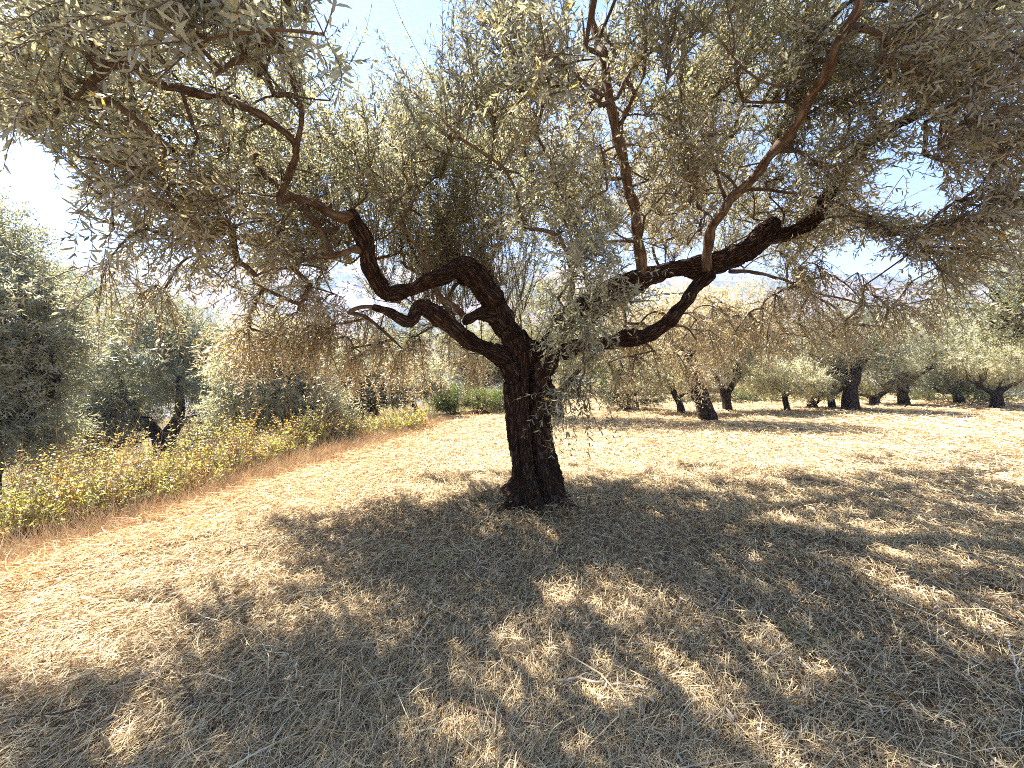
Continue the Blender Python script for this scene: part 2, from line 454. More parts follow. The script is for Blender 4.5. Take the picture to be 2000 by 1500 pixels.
def build_main():
    rt = root('olive_tree', foot, 'old gnarled olive tree with thick furrowed trunk standing in the middle foreground', 'tree')
    acc = Acc(); segs = []
    limb_nodes = []
    for li, L in enumerate(LIMBS):
        s = spline(LP(L), .04)
        s = s.copy()
        nz = vnoise(np.stack([s[:, 0] * 7 + li, s[:, 1] * 7, s[:, 2] * 7], -1))
        nz2 = vnoise(np.stack([s[:, 0] * 19 + li, s[:, 1] * 19, s[:, 2] * 19], -1))
        if li:
            s[:, 3] *= .95 + .16 * nz + .14 * nz2
            s[:, :3] += np.stack([vnoise(s[:, :3] * 6 + o_ + li) for o_ in (1.3, 21.9, 60.4)], -1) * .03 * np.clip(np.arange(len(s)) / 8, 0, 1)[:, None]
            s[:, 3] *= .95
        else: s[:, 3] *= .855
        limb_nodes.append(s)
        V, q_, t_ = tubes(s[None, :, :3], s[None, :, 3], 20, cap=True)
        acc.add(V, q_, t_)
        run = 0
        for a, b in zip(s[:-1], s[1:]):
            ln = np.linalg.norm(b[:3] - a[:3])
            segs.append((*a[:3], *b[:3], a[3], b[3], run, ln, li)); run += ln
    # root toes
    for k, (ang, ln) in enumerate([(-2.4, .5), (-1.5, .34), (-.5, .48), (.6, .4), (1.7, .4), (2.7, .42)]):
        c = LP([LIMBS[0][1]])[0, :3]
        d = np.array([math.cos(ang), math.sin(ang), 0])
        rows = []
        for t, zz, r_ in ((.1, .22, .12), (.23, .07, .10), (.36, -.01, .075), (ln, -.06, .045), (ln + .16, -.12, .025)):
            p = c + d * t; p[2] = foot[2] + zz; rows.append((*p, r_))
        s = spline(rows, .04)
        V, q_, t_ = tubes(s[None, :, :3], s[None, :, 3], 14, cap=True); acc.add(V, q_, t_)
    tmp = bpy.data.objects.new('tmp', acc.mesh('tmp')); COL.objects.link(tmp)
    md = tmp.modifiers.new('r', 'REMESH'); md.mode = 'VOXEL'; md.voxel_size = .011
    md2 = tmp.modifiers.new('s', 'SMOOTH'); md2.iterations = 6; md2.factor = .5
    dg = bpy.context.evaluated_depsgraph_get()
    me = bpy.data.meshes.new_from_object(tmp.evaluated_get(dg))
    bpy.data.objects.remove(tmp)
    n = len(me.vertices)
    V = np.empty(n * 3, np.float32); me.vertices.foreach_get('co', V); V = V.reshape(-1, 3).astype(float)
    S = np.array(segs)
    near_i = np.empty(n, int); near_t = np.empty(n)
    A = S[:, :3]; Bv = S[:, 3:6] - A; bb = (Bv ** 2).sum(1)
    for c0 in range(0, n, 4000):
        p = V[c0:c0 + 4000]
        t = np.clip(((p[:, None] - A[None]) * Bv[None]).sum(-1) / bb[None], 0, 1)
        d = np.linalg.norm(p[:, None] - (A[None] + Bv[None] * t[..., None]), axis=-1)
        d = d / (S[None, :, 6] + .02)
        k = d.argmin(1); near_i[c0:c0 + 4000] = k; near_t[c0:c0 + 4000] = t[np.arange(len(p)), k]
    sg = S[near_i]
    axis = norm(sg[:, 3:6] - sg[:, :3])
    ctr = sg[:, :3] + (sg[:, 3:6] - sg[:, :3]) * near_t[:, None]
    rad = V - ctr; rl = np.linalg.norm(rad, axis=1)
    rd = norm(rad)
    along = sg[:, 8] + sg[:, 9] * near_t
    r0 = sg[:, 6]
    bark = np.stack([rd[:, 0] * r0, rd[:, 1] * r0, np.zeros(n)], -1)
    horiz = np.abs(axis[:, 2]) < .7
    e1 = norm(np.cross(axis, np.array([.05, -1, .02])))
    e2 = np.cross(axis, e1)
    cx = (rd * e1).sum(1); cy = (rd * e2).sum(1)
    bark = np.stack([cx * r0 * 1.3, cy * r0 * 1.3, along + sg[:, 10] * 3.1], -1)
    # furrows and flutes as real relief
    f1 = vnoise(np.stack([bark[:, 0] * 30, bark[:, 1] * 30, bark[:, 2] * 5], -1))
    f2 = vnoise(np.stack([bark[:, 0] * 75, bark[:, 1] * 75, bark[:, 2] * 13 + 9], -1))
    f3 = vnoise(np.stack([bark[:, 0] * 9, bark[:, 1] * 9, bark[:, 2] * 2.2 + 4], -1))
    amp = np.clip(r0 / .12, .35, 1.3)
    disp = amp * (.026 * f3 + .017 * (1 - 2 * np.abs(f1)) + .006 * (1 - 2 * np.abs(f2)))
    trunk = sg[:, 10] == 0
    th = np.arctan2(rd[:, 0], -rd[:, 1])        # 0 = towards the camera, + = right
    z = V[:, 2] - foot[2]
    fl = .03 * np.cos(3 * th + 1.2 + .6 * z) + .022 * np.cos(7 * th - .5 * z + 2)
    crease = -.085 * np.exp(-((th - .42 + .22 * np.sin(1.7 * z + .4)) / .15) ** 2) - .045 * np.exp(-((th + .5 + .1 * np.sin(2.2 * z)) / .09) ** 2) * np.clip(1.1 - z, 0, 1)
    hollow = -.06 * np.exp(-((th - .5) / .22) ** 2 - ((z - .42) / .34) ** 2)
    disp = disp + np.where(trunk, fl + crease + hollow, 0) * np.where(trunk, np.clip((1.75 - z) / .5, 0, 1), 0)
    V = V + rd * disp[:, None]
    me.vertices.foreach_set('co', V.astype(np.float32).ravel())
    me.polygons.foreach_set('use_smooth', np.ones(len(me.polygons), bool))
    a = me.attributes.new('barkco', 'FLOAT_VECTOR', 'POINT'); a.data.foreach_set('vector', bark.astype(np.float32).ravel())
    me.update()
    put('trunk', me, M_BARK, rt)
    # boughs
    thin_nodes = []
    for L in THIN:
        s = spline(LP(L), .05)
        wv = np.stack([vnoise(s[:, :3] * 5.5 + o_) for o_ in (3.1, 17.7, 40.2)], -1) * .028
        s[:, :3] += wv * np.clip(np.arange(len(s)) / 6, 0, 1)[:, None]; s[:, 3] *= 1 + .14 * vnoise(s[:, :3] * 9)
        thin_nodes.append(s)
    for s in thin_nodes:
        V, q_, t_ = tubes(s[None, :, :3], s[None, :, 3] * (1 + .08 * np.sin(np.arange(len(s)) * 1.3))[None], 10, cap=True)
        ang = np.arange(len(s) * 10) % 10 * .628
        run = np.repeat(np.concatenate([[0], np.cumsum(np.linalg.norm(np.diff(s[:, :3], axis=0), axis=1))]), 10)
        r_ = np.repeat(s[:, 3], 10)
        bc = np.stack([np.cos(ang) * r_, np.sin(ang) * r_, run], -1); bc = np.vstack([bc, np.zeros((2, 3))])
        put('bough', new_mesh('bough', V, q_, t_, None, bc, smooth=True), M_BOUGH, rt)

    # ---------------- crown: hubs joined to the limbs, leafy shoots round the hubs
    nodes = [s[::2, :3] for s in limb_nodes[1:]] + [s[::2, :3] for s in thin_nodes]
    nodes = list(np.concatenate(nodes))
    # (cx, cy, rx, ry, dmin, dmax, hubs, mode, tone)
    REG = [
        (450, 50, 210, 110, 1.7, 2.8, 25, 'out', 0), (150, 90, 170, 120, 1.9, 2.9, 23, 'left', 1), (210, 280, 200, 110, 2.3, 3.4, 32, 'left', 1),
        (330, 420, 170, 90, 2.6, 3.7, 28, 'left', 2), (420, 250, 190, 110, 2.6, 3.9, 30, 'out', 1), (560, 130, 110, 130, 2.8, 4.2, 26, 'up', 0),
        (300, 520, 110, 50, 2.9, 3.8, 10, 'droop', 2), (480, 440, 150, 100, 3.2, 4.6, 30, 'left', 2), (560, 330, 120, 110, 3.2, 4.6, 22, 'out', 1),
        (560, 590, 150, 80, 3.9, 5.2, 26, 'droop', 3), (700, 660, 150, 70, 4.3, 5.8, 26, 'droop', 3), (860, 690, 110, 60, 5.0, 6.2, 20, 'droop', 3),
        (480, 640, 90, 40, 4.2, 5.0, 8, 'droop', 3),
        (720, 420, 110, 120, 4.4, 6.0, 34, 'up', 1), (880, 440, 130, 130, 4.6, 6.6, 46, 'up', 1), (960, 400, 90, 130, 4.6, 6.4, 28, 'up', 1),
        (800, 320, 100, 80, 4.6, 6.0, 24, 'up', 0), (930, 280, 110, 90, 4.2, 6.0, 26, 'up', 0),
        (1060, 90, 110, 110, 2.5, 4.0, 30, 'out', 1), (1130, 260, 130, 130, 3.2, 5.0, 40, 'out', 2), (1290, 130, 150, 140, 3.0, 4.8, 40, 'up', 1),
        (1100, 420, 110, 110, 3.3, 4.3, 26, 'out', 0), (1170, 540, 100, 90, 3.2, 4.1, 18, 'out', 0), (1120, 630, 60, 50, 3.3, 4.0, 5, 'droop', 0),
        (760, 330, 110, 90, 3.5, 4.4, 16, 'up', 1), (620, 450, 80, 50, 3.6, 4.3, 8, 'out', 1), (1250, 470, 100, 80, 5.2, 6.3, 16, 'up', 2), (1120, 430, 90, 80, 4.6, 5.4, 14, 'up', 1), (850, 570, 150, 80, 5.2, 6.6, 26, 'up', 1),
        (940, 260, 80, 90, 3.0, 3.8, 15, 'up', 1), (650, -130, 220, 90, 3.6, 5.0, 26, 'up', 1), (640, 480, 80, 60, 4.6, 5.6, 14, 'up', 1), (590, 370, 80, 70, 5.0, 5.8, 12, 'up', 1), (1000, -200, 160, 80, 3.2, 4.4, 14, 'up', 1), (520, 230, 90, 70, 5.0, 5.8, 14, 'up', 1), (575, 345, 80, 60, 4.6, 5.2, 12, 'up', 1), (50, 170, 100, 80, 3.0, 3.9, 18, 'left', 1), (30, -40, 160, 80, 3.3, 4.4, 8, 'left', 1), (250, 120, 120, 80, 3.2, 4.2, 14, 'out', 1), (1400, 430, 110, 80, 5.2, 6.5, 22, 'up', 1), (1570, 470, 90, 60, 5.2, 6.4, 16, 'out', 1), (600, 480, 90, 70, 4.4, 5.2, 16, 'out', 2), (550, 350, 90, 70, 4.4, 5.3, 15, 'out', 1),
        (1290, 400, 110, 110, 3.6, 5.4, 38, 'up', 2), (1420, 280, 130, 130, 3.6, 5.4, 40, 'up', 1), (1480, 110, 150, 120, 3.0, 4.6, 34, 'up', 0),
        (1620, 220, 130, 130, 3.2, 4.8, 38, 'out', 1), (1700, 80, 150, 90, 2.8, 4.2, 30, 'right', 1), (1850, 110, 140, 110, 2.6, 3.8, 34, 'right', 2),
        (1900, 270, 120, 70, 2.7, 3.8, 22, 'right', 2), (1560, 400, 120, 80, 3.8, 5.4, 34, 'out', 2), (1690, 420, 80, 60, 3.5, 4.8, 12, 'right', 2),
        (1840, 480, 110, 60, 3.2, 4.4, 20, 'right', 2), (1940, 400, 80, 50, 2.8, 3.6, 10, 'right', 2), (1600, 510, 120, 40, 4.0, 5.4, 16, 'droop', 2), (1760, 560, 110, 50, 3.8, 5.2, 16, 'droop', 2),
        (1400, 600, 110, 60, 5.0, 6.6, 22, 'droop', 3), (1520, 610, 130, 60, 4.8, 6.8, 28, 'droop', 3), (1250, 620, 80, 50, 5.0, 6.2, 14, 'droop', 3),
        (1230, 700, 70, 40, 5.0, 6.0, 9, 'droop', 3), (1660, 640, 110, 40, 4.8, 6.2, 12, 'droop', 2), (1350, 680, 70, 40, 5.4, 6.4, 9, 'droop', 3),
        (1140, 745, 45, 30, 3.4, 3.9, 3, 'droop', 4),
        # the top and the far side of the crown
        (1000, 380, 380, 130, 6.4, 8.2, 60, 'up', 1), (1450, 420, 220, 120, 6.4, 9.4, 46, 'out', 1), (1750, 400, 120, 70, 5.0, 6.5, 10, 'right', 1),
        (1900, -60, 260, 90, 2.6, 4.2, 36, 'right', 1), (1500, -100, 250, 110, 3.0, 4.4, 40, 'up', 1), (1150, -110, 200, 100, 2.6, 4.4, 30, 'up', 1),
        (350, -110, 260, 90, 1.8, 3.0, 30, 'out', 0), (1350, -420, 500, 240, 2.0, 3.6, 46, 'up', 1), (500, -420, 200, 160, 1.6, 2.6, 14, 'up', 1),
        (2200, 150, 160, 230, 3.0, 4.6, 40, 'right', 1), (2400, 250, 160, 150, 3.6, 5.0, 26, 'right', 1),
    ]
    TONES = [np.array([.285, .285, .21]), np.array([.265, .255, .185]), np.array([.28, .245, .17]), np.array([.37, .305, .21]), np.array([.23, .245, .19])]
    MODE = {'out': (.55, .15, .25, .35), 'left': (.6, .0, .3, .5), 'right': (.6, .0, .3, .5), 'up': (.2, 1.0, .22, .05), 'droop': (.45, -.35, .2, 1.1)}
    hubs = []; hmode = []; htone = []
    for (cx_, cy_, rx, ry, d0, d1, nh, mode, tone) in REG:
        a = rng.uniform(0, 2 * np.pi, nh); rr_ = np.sqrt(rng.random(nh)) * .95
        p = P(cx_ + rx * rr_ * np.cos(a), cy_ + ry * rr_ * np.sin(a), rng.uniform(d0, d1, nh) + DZ)
        hubs.append(p); hmode += [mode] * nh; htone += [tone] * nh
    hubs = np.concatenate(hubs)
    hmode = np.array(hmode); htone = np.array(htone)
    OPEN = [(770, 0, 115, 60, .93), (650, 60, 40, 60, .6), (20, 390, 120, 120, .93), (110, 470, 90, 60, .8), (1770, 375, 85, 50, .6), (1690, 520, 80, 40, .5), (330, 520, 60, 30, .4), (1440, 560, 60, 25, .8), (410, 610, 60, 50, .6)]
    hx, hy, _ = proj(hubs); hk = np.ones(len(hubs), bool)
    for (cx_, cy_, rx, ry, pr) in OPEN:
        hk &= ~((((hx - cx_) / (rx * 1.1)) ** 2 + ((hy - cy_) / (ry * 1.1)) ** 2 < 1) & (rng.random(len(hx)) < pr + .07))
    hubs = hubs[hk]; hmode = hmode[hk]; htone = htone[hk]
    limbN = np.array(nodes)
    dist0 = np.array([np.min(((limbN - h) ** 2).sum(1)) for h in hubs])
    order = np.argsort(dist0)
    node = [tuple(x) for x in limbN]; par = [-1] * len(node)
    NA = np.zeros((len(limbN) + len(hubs) * 6, 3)); NA[:len(limbN)] = limbN; cnt = len(limbN)
    parent = np.full(len(NA), -1)
    leafc = np.zeros(len(NA))
    hub_node = {}
    paths = []
    for h in order:
        p = hubs[h]
        d = NA[:cnt] - p
        cost = np.sqrt((d ** 2).sum(1)) + .35 * np.maximum(d[:, 2], 0)
        k = int(cost.argmin()); a = NA[k]
        mid = (a + p) / 2 + rng.normal(0, .10, 3) * np.linalg.norm(p - a)
        mid[2] += .08 * np.linalg.norm(p - a)
        chain = [k]
        for t in (.2, .4, .6, .8, 1.0):
            NA[cnt] = (1 - t) ** 2 * a + 2 * t * (1 - t) * mid + t * t * p
            parent[cnt] = chain[-1]; chain.append(cnt); cnt += 1
        paths.append(chain); hub_node[h] = chain[-1]
        leafc[chain[-1]] += 1
    for k in range(cnt - 1, len(limbN) - 1, -1):
        if parent[k] >= 0: leafc[parent[k]] += leafc[k]
    PLs = []; RDs = []
    for chain in paths:
        PLs.append(NA[chain]); r_ = .0045 * np.sqrt(leafc[chain[1:]]) ** .85 + .0015
        r_ = np.minimum(np.concatenate([[r_[0]], r_]), .028); RDs.append(r_)
    tw = Acc()
    tc = np.array([.11, .075, .05])
    V, q_, _ = tubes(np.array(PLs), np.array(RDs), 6)
    tw.add(V, q_, None, tc)
    # shoots: the crown's open places, and boughs that stand clear of the leaves
    CLEAR = [(thin_nodes[0], 44), (thin_nodes[1], 30), (thin_nodes[3], 34), (thin_nodes[5], 24), (limb_nodes[1][6:], 34), (limb_nodes[2][6:], 30), (limb_nodes[4][-26:], 44), (limb_nodes[6][:8], 24), (limb_nodes[5][-30:], 34)]
    def keep(pts):
        ok = np.ones(len(pts), bool)
        m = pts.shape[1]
        for j in (0, m // 2, m - 1):
            px, py, d = proj(pts[:, j])
            for (cx, cy, rx, ry, pr) in OPEN:
                ok &= ~((((px - cx) / rx) ** 2 + ((py - cy) / ry) ** 2 < 1) & (rng.random(len(px)) < pr))
            for nodes_, w_ in CLEAR:
                bx, by, bd = proj(nodes_[:, :3])
                dd_ = (px[:, None] - bx[None]) ** 2 + (py[:, None] - by[None]) ** 2
                k = dd_.argmin(1)
                ok &= ~((dd_[np.arange(len(px)), k] < w_ ** 2) & (d < bd[k] + .05) & (rng.random(len(px)) < .85))
        return ok
    lf = Acc()
    for mode, (spr, upb, wob, drp) in MODE.items():
        sel = np.where(hmode == mode)[0]
        if not len(sel): continue
        per = {'up': 8, 'droop': 10, 'left': 8, 'out': 9, 'right': 9}[mode]
        idx = np.repeat(sel, per); n = len(idx)
        hp = hubs[idx]
        # start: somewhere along the hub's own chain
        ch = np.array([paths_by[h] for h in idx]) if False else None
        start = hp + rng.normal(0, .09, (n, 3))
        out = hp - np.array([foot[0], foot[1], 2.6]); out[:, 2] *= .5
        out = norm(out)
        D = out * spr + norm(rng.normal(0, 1, (n, 3))) * .75; D[:, 2] += upb
        if mode == 'up': L = rng.uniform(.35, 1.05, n)
        elif mode == 'droop': L = rng.uniform(.3, .75, n)
        else: L = rng.uniform(.28, .65, n)
        pts = grow(hp, norm(hp * 0 + D), L, np.full(n, drp), wob * .5)
        kp = keep(pts); pts = pts[kp]; L = L[kp]; idx = idx[kp]; n = len(idx)
        rad_ = np.linspace(.0035, .0012, pts.shape[1])[None] * np.ones((n, 1))
        V, q_, _ = tubes(pts, rad_, 3)
        tint = np.array(TONES)[htone[idx]] * rng.uniform(.75, 1.25, (n, 1)) + rng.normal(0, .008, (n, 3))
        tw.add(V, q_, None, tc * 1.3)
        tint = np.clip(tint, .02, 1)
        pairs = 13 if mode != 'up' else 19
        lf.add(*leafy(pts, L, pairs, .068, tint, near=True))
    # long upright suckers rising behind the left limb
    nf = 64; per = 4; n = nf * per
    px = rng.uniform(650, 1030, nf); dd = rng.uniform(4.55, 6.6, nf) + DZ
    base = P(px, np.interp(px, [650, 700, 760, 830, 900, 960, 1030], [400, 500, 585, 615, 665, 690, 680]) + rng.uniform(-120, 0, nf), dd)
    top_y = np.where(px < 700, 210, np.where(px < 930, 60, 120)) + rng.uniform(0, 120, nf)
    Lm = np.maximum(.6, P(px, top_y, dd)[:, 2] - base[:, 2])
    base = np.repeat(base, per, 0) + rng.normal(0, .015, (n, 3)); L = np.repeat(Lm, per) * rng.uniform(.45, 1.05, n)
    D = np.stack([rng.normal(0, .22, n), rng.normal(0, .22, n), np.ones(n)], -1)
    pts = grow(base, D, L, np.full(n, -.25), .09, 10)
    kp = keep(pts); pts = pts[kp]; L = L[kp]; D = D[kp]; n = len(L)
    V, q_, _ = tubes(pts, np.linspace(.0055, .0012, 11)[None] * rng.uniform(.6, 1.3, (n, 1)), 4)
    tw.add(V, q_, None, tc * 1.6)
    lf.add(*leafy(pts, L, 50, .062, np.array([.275, .28, .21]) * rng.uniform(.8, 1.25, (n, 1)), near=True, start=.06, spread=.95))
    sp = rng.integers(3, 8, n); sb = grow(pts[np.arange(n), sp], D + rng.normal(0, .5, (n, 3)), L * rng.uniform(.15, .35, n), np.full(n, -.3), .08, 5)
    V, q_, _ = tubes(sb, np.linspace(.003, .001, 6)[None] * np.ones((n, 1)), 3); tw.add(V, q_, None, tc * 1.6)
    lf.add(*leafy(sb, L, 16, .062, np.array([.275, .28, .21]) * rng.uniform(.8, 1.25, (n, 1)), near=True, start=.06, spread=.95))
    # hanging sprigs before the trunk
    spr = [((1160, 690, 3.6), (1120, 850, 3.5)), ((1185, 700, 3.7), (1205, 825, 3.6)), ((1100, 700, 3.5), (1085, 790, 3.4)), ((1130, 770, 3.5), (1005, 778, 3.4)),
           ((1050, 640, 3.6), (1035, 690, 3.5)), ((1150, 640, 3.6), (1145, 800, 3.55)), ((1100, 640, 3.4), (1170, 760, 3.5)), ((330, 470, 2.6), (90, 470, 2.3)), ((200, 560, 2.5), (110, 640, 2.3))]
    pp = []
    for a, b in spr:
        A_ = P(a[0], a[1], a[2] + DZ); B_ = P(b[0], b[1], b[2] + DZ); t = np.linspace(0, 1, 7)[:, None]
        pp.append(A_ + (B_ - A_) * t + np.sin(t * np.pi) * np.array([.03, 0, .04]) + rng.normal(0, .006, (7, 3)))
    pp = np.array(pp)
    V, q_, _ = tubes(pp, np.linspace(.003, .0012, 7)[None] * np.ones((len(pp), 1)), 4)
    tw.add(V, q_, None, tc * 1.3)
    lf.add(*leafy(pp, None, 13, .06, np.tile(np.array([.12, .14, .09]), (len(pp), 1)), near=True))
    put('branches', tw.mesh('branches', True), M_TWIG, rt)
    put('crown', lf.mesh('crown'), M_LEAF, rt)
    print('main leaves verts', lf.n)
build_main()

# ------------------------------------------------------------------ other trees
def crown_mesh(lobes, depth, nshoot, size, tone, near=False, deep=.85, droop=.5, pairs=9, slen=(.3, .7)):
    lf = Acc()
    tot = sum(l[2] * l[3] for l in lobes)
    for (cx, cy, rx, ry, *dz) in lobes:
        d = depth + (dz[0] if dz else 0)
        c = P(cx, cy, d)
        k = d / F
        R3 = np.array([rx * k, (rx + ry) / 2 * k * deep, ry * k])
        n = max(20, int(nshoot * rx * ry / tot))
        u = norm(rng.normal(0, 1, (n, 3)))
        u[:, 2] = np.where(u[:, 2] < -.5, u[:, 2] * .6, u[:, 2]); u = norm(u)
        rad = rng.uniform(.35, 1.0, n) ** .6
        bump = 1 + .28 * vnoise(u * 2.3 + c * .7) + .12 * vnoise(u * 5 + c)
        B = c + u * R3 * (rad * bump)[:, None] * .86
        D = norm(u + rng.normal(0, .55, (n, 3)) + np.array([0, 0, .35]))
        L = rng.uniform(*slen, n)
        pts = grow(B, D, L, np.full(n, droop), .08, 4)
        cl = 1 + .3 * vnoise(B * 1.1)[:, None]
        tint = np.asarray(tone) * cl * rng.uniform(.8, 1.2, (n, 1))
        lf.add(*leafy(pts, L, pairs, size, tint, near=near))
    return lf

def other_tree(label, base, limbs, lobes, tone, nshoot=900, size=.085, depth=None, name='olive_tree', group='olive trees round the field', bark=None, droop=.5, cat='tree', pairs=9, slen=(.25, .6), dens=1.15):
    """base (px,py) of the foot; limbs: list of [(px,py,width_px,ddepth)...]; lobes: (cx,cy,rx,ry,ddepth)"""
    b = G(*base) if depth is None else None
    if depth is None: depth = float(b[1])
    else:
        b = P(base[0], base[1], depth); b[2] = tz(b[0], b[1])
    rt = root(name, b, label, cat, group)
    ac = Acc()
    for li, L in enumerate(limbs):
        rows = []
        for r in L:
            dd = depth + (r[3] if len(r) > 3 else 0)
            rows.append((*P(r[0], r[1], dd), r[2] * (.84 if r[0] > 1200 else 1) / 2 * dd / F))
        if li == 0:
            f = rows[0]; low = (f[0], f[1], min(f[2], b[2]) - .12, f[3] * 1.12)
            if rows[0][2] > b[2] + .15:
                rows.insert(0, (b[0], b[1], b[2] + .02, f[3] * 1.0))
            rows.insert(0, low)
        s = spline(rows, .07)
        s[:, 3] *= 1 + .12 * vnoise(s[:, :3] * 5 + li)
        V, q_, t_ = tubes(s[None, :, :3], s[None, :, 3], 14, cap=True)
        # lumpy relief
        nrm = vnoise(V * np.array([9, 9, 3.]))
        ctr = np.concatenate([np.repeat(s[:, :3], 14, 0), s[[0], :3], s[[-1], :3]])
        V = ctr + (V - ctr) * (1 + .16 * nrm)[:, None]
        ac.add(V, q_, t_)
    put('trunk', ac.mesh('trunk', True), bark or M_BARK_FAR, rt)
    lf = crown_mesh(lobes, depth, int(nshoot * dens), size * 1.22, tone, droop=droop, pairs=pairs, slen=slen)
    # branchlets from the limb ends out into the crown
    ends = [P(L[-1][0], L[-1][1], depth + (L[-1][3] if len(L[-1]) > 3 else 0)) for L in limbs]
    bl = []
    for (cx, cy, rx, ry, *dz) in lobes:
        for k in range(5):
            d = depth + (dz[0] if dz else 0)
            e = P(cx + rx * rng.uniform(-.7, .7), cy + ry * rng.uniform(-.7, .6), d + rng.uniform(-.5, .5) * rx * d / F)
            s0 = min(ends, key=lambda x: np.linalg.norm(x - e))
            t = np.linspace(0, 1, 6)[:, None]
            bl.append(s0 + (e - s0) * t + rng.normal(0, .05, (6, 3)) * np.sin(t * np.pi) * 1.5)
    bl = np.array(bl)
    V, q_, _ = tubes(bl, np.linspace(.03, .008, 6)[None] * np.ones((len(bl), 1)), 5)
    a2 = Acc(); a2.add(V, q_, None, np.array([.045, .032, .024]))
    put('branches', a2.mesh('branches', True), M_TWIG, rt)
    put('crown', lf.mesh('crown'), M_LEAF_FAR, rt)
    return rt

GREY = (.33, .325, .25); PALE = (.44, .42, .315); GOLD = (.44, .36, .235); GREEN = (.19, .22, .11)
# left of the field
other_tree('tall silvery olive tree cut off by the left edge of the photo', (-40, 1000), [[(-40, 960, 60), (-30, 860, 50), (0, 780, 40)], [(-30, 850, 30), (60, 800, 24), (110, 740, 16)]],
           [(-60, 520, 110, 150), (30, 640, 110, 120), (-50, 790, 110, 120), (30, 830, 80, 90), (70, 730, 55, 60)], GREY, 4200, .085, depth=6.2)
other_tree('dark round olive tree with a forked trunk behind the yellow-green weeds', (320, 900), [[(320, 905, 40), (321, 880, 37), (320, 850, 40)], [(315, 858, 26), (292, 830, 20), (270, 800, 14, -.2), (240, 770, 10, -.3)], [(325, 856, 26), (345, 825, 22), (352, 790, 16), (350, 740, 10, .2)], [(342, 832, 16), (385, 815, 10, -.2), (440, 835, 8, -.3)]],
           [(290, 690, 140, 100), (180, 760, 100, 90), (380, 740, 100, 80), (300, 620, 80, 50), (450, 800, 60, 50), (150, 850, 80, 60, -.5), (230, 800, 90, 55), (200, 850, 70, 45), (380, 660, 80, 60)], (.20, .205, .145), 4600, .09)
other_tree('bushy grey-green olive tree leaning over the weeds right of the forked olive', (560, 862), [[(560, 860, 26), (555, 830, 24), (548, 790, 20)], [(550, 810, 14), (585, 770, 12), (600, 730, 9)]],
           [(540, 770, 95, 75), (600, 790, 60, 55), (500, 710, 70, 60), (560, 680, 70, 50), (470, 810, 60, 55), (620, 820, 50, 40)], GREY, 3000, .09, depth=9.0)
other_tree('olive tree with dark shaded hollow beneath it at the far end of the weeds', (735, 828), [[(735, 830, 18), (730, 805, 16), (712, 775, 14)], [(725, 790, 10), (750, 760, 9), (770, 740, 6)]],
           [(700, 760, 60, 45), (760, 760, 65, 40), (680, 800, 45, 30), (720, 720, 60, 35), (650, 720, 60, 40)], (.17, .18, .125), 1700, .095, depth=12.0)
other_tree('small olive tree with a thin dark stem where the weed band ends', (815, 822), [[(815, 822, 12), (813, 800, 11), (800, 775, 9)]],
           [(790, 745, 55, 35), (830, 740, 40, 35), (770, 770, 35, 25)], PALE, 1000, .1, depth=13.0)
other_tree('green olive tree peeping over the forked olive on the left', (170, 840), [[(170, 840, 22), (170, 760, 20), (165, 690, 14)]],
           [(150, 620, 80, 70), (110, 570, 60, 50), (220, 660, 60, 50), (90, 700, 90, 80), (220, 760, 90, 70)], (.14, .17, .09), 2400, .1, depth=13.0)
other_tree('sunlit pale green tree filling the gap below the far hillside', (440, 800), [[(440, 800, 14), (440, 740, 12), (440, 700, 9)]],
           [(440, 690, 90, 50), (540, 660, 70, 50), (360, 670, 60, 40), (620, 690, 70, 45), (480, 760, 100, 60), (350, 750, 90, 60)], (.23, .235, .125), 2200, .11, depth=17.0)
other_tree('pale tree seen through hanging leaves behind the small thin-stemmed olive', (860, 800), [[(860, 800, 12), (860, 750, 10), (860, 710, 7)]],
           [(840, 690, 90, 55), (930, 690, 80, 60), (740, 680, 70, 45), (880, 750, 100, 40)], (.23, .225, .12), 1800, .12, depth=20.0)
# behind and right of the big trunk
other_tree('olive tree half hidden behind the right side of the big trunk', (1090, 818), [[(1090, 816, 26), (1088, 790, 22), (1092, 760, 20)], [(1090, 770, 14), (1120, 735, 10), (1150, 700, 7)], [(1090, 775, 14), (1060, 730, 10), (1040, 690, 7)]],
           [(1090, 640, 140, 90), (1010, 660, 90, 60), (1170, 660, 90, 60), (1090, 710, 100, 35), (1100, 580, 90, 50)], (.15, .14, .07), 1500, .09)
other_tree('slender leaning olive tree with pale low crown before the dark hedge', (1330, 806), [[(1331, 806, 20), (1327, 788, 15), (1318, 770, 14), (1308, 752, 12)], [(1322, 778, 8), (1340, 768, 7), (1352, 762, 5)]],
           [(1300, 725, 60, 35), (1350, 730, 40, 30), (1270, 740, 35, 25), (1310, 690, 50, 25)], PALE, 750, .1)
other_tree('olive tree with a thick split trunk leaning left under a golden crown', (1382, 822), [[(1384, 822, 44), (1378, 800, 33), (1368, 775, 34), (1357, 745, 31), (1350, 715, 28), (1345, 685, 22)], [(1348, 700, 16), (1300, 650, 12), (1270, 610, 8)], [(1348, 690, 16), (1390, 640, 12), (1420, 600, 8)]],
           [(1350, 690, 65, 45), (1340, 620, 110, 60), (1430, 610, 90, 60), (1270, 650, 60, 50), (1400, 660, 70, 40)], GOLD, 1500, .085)
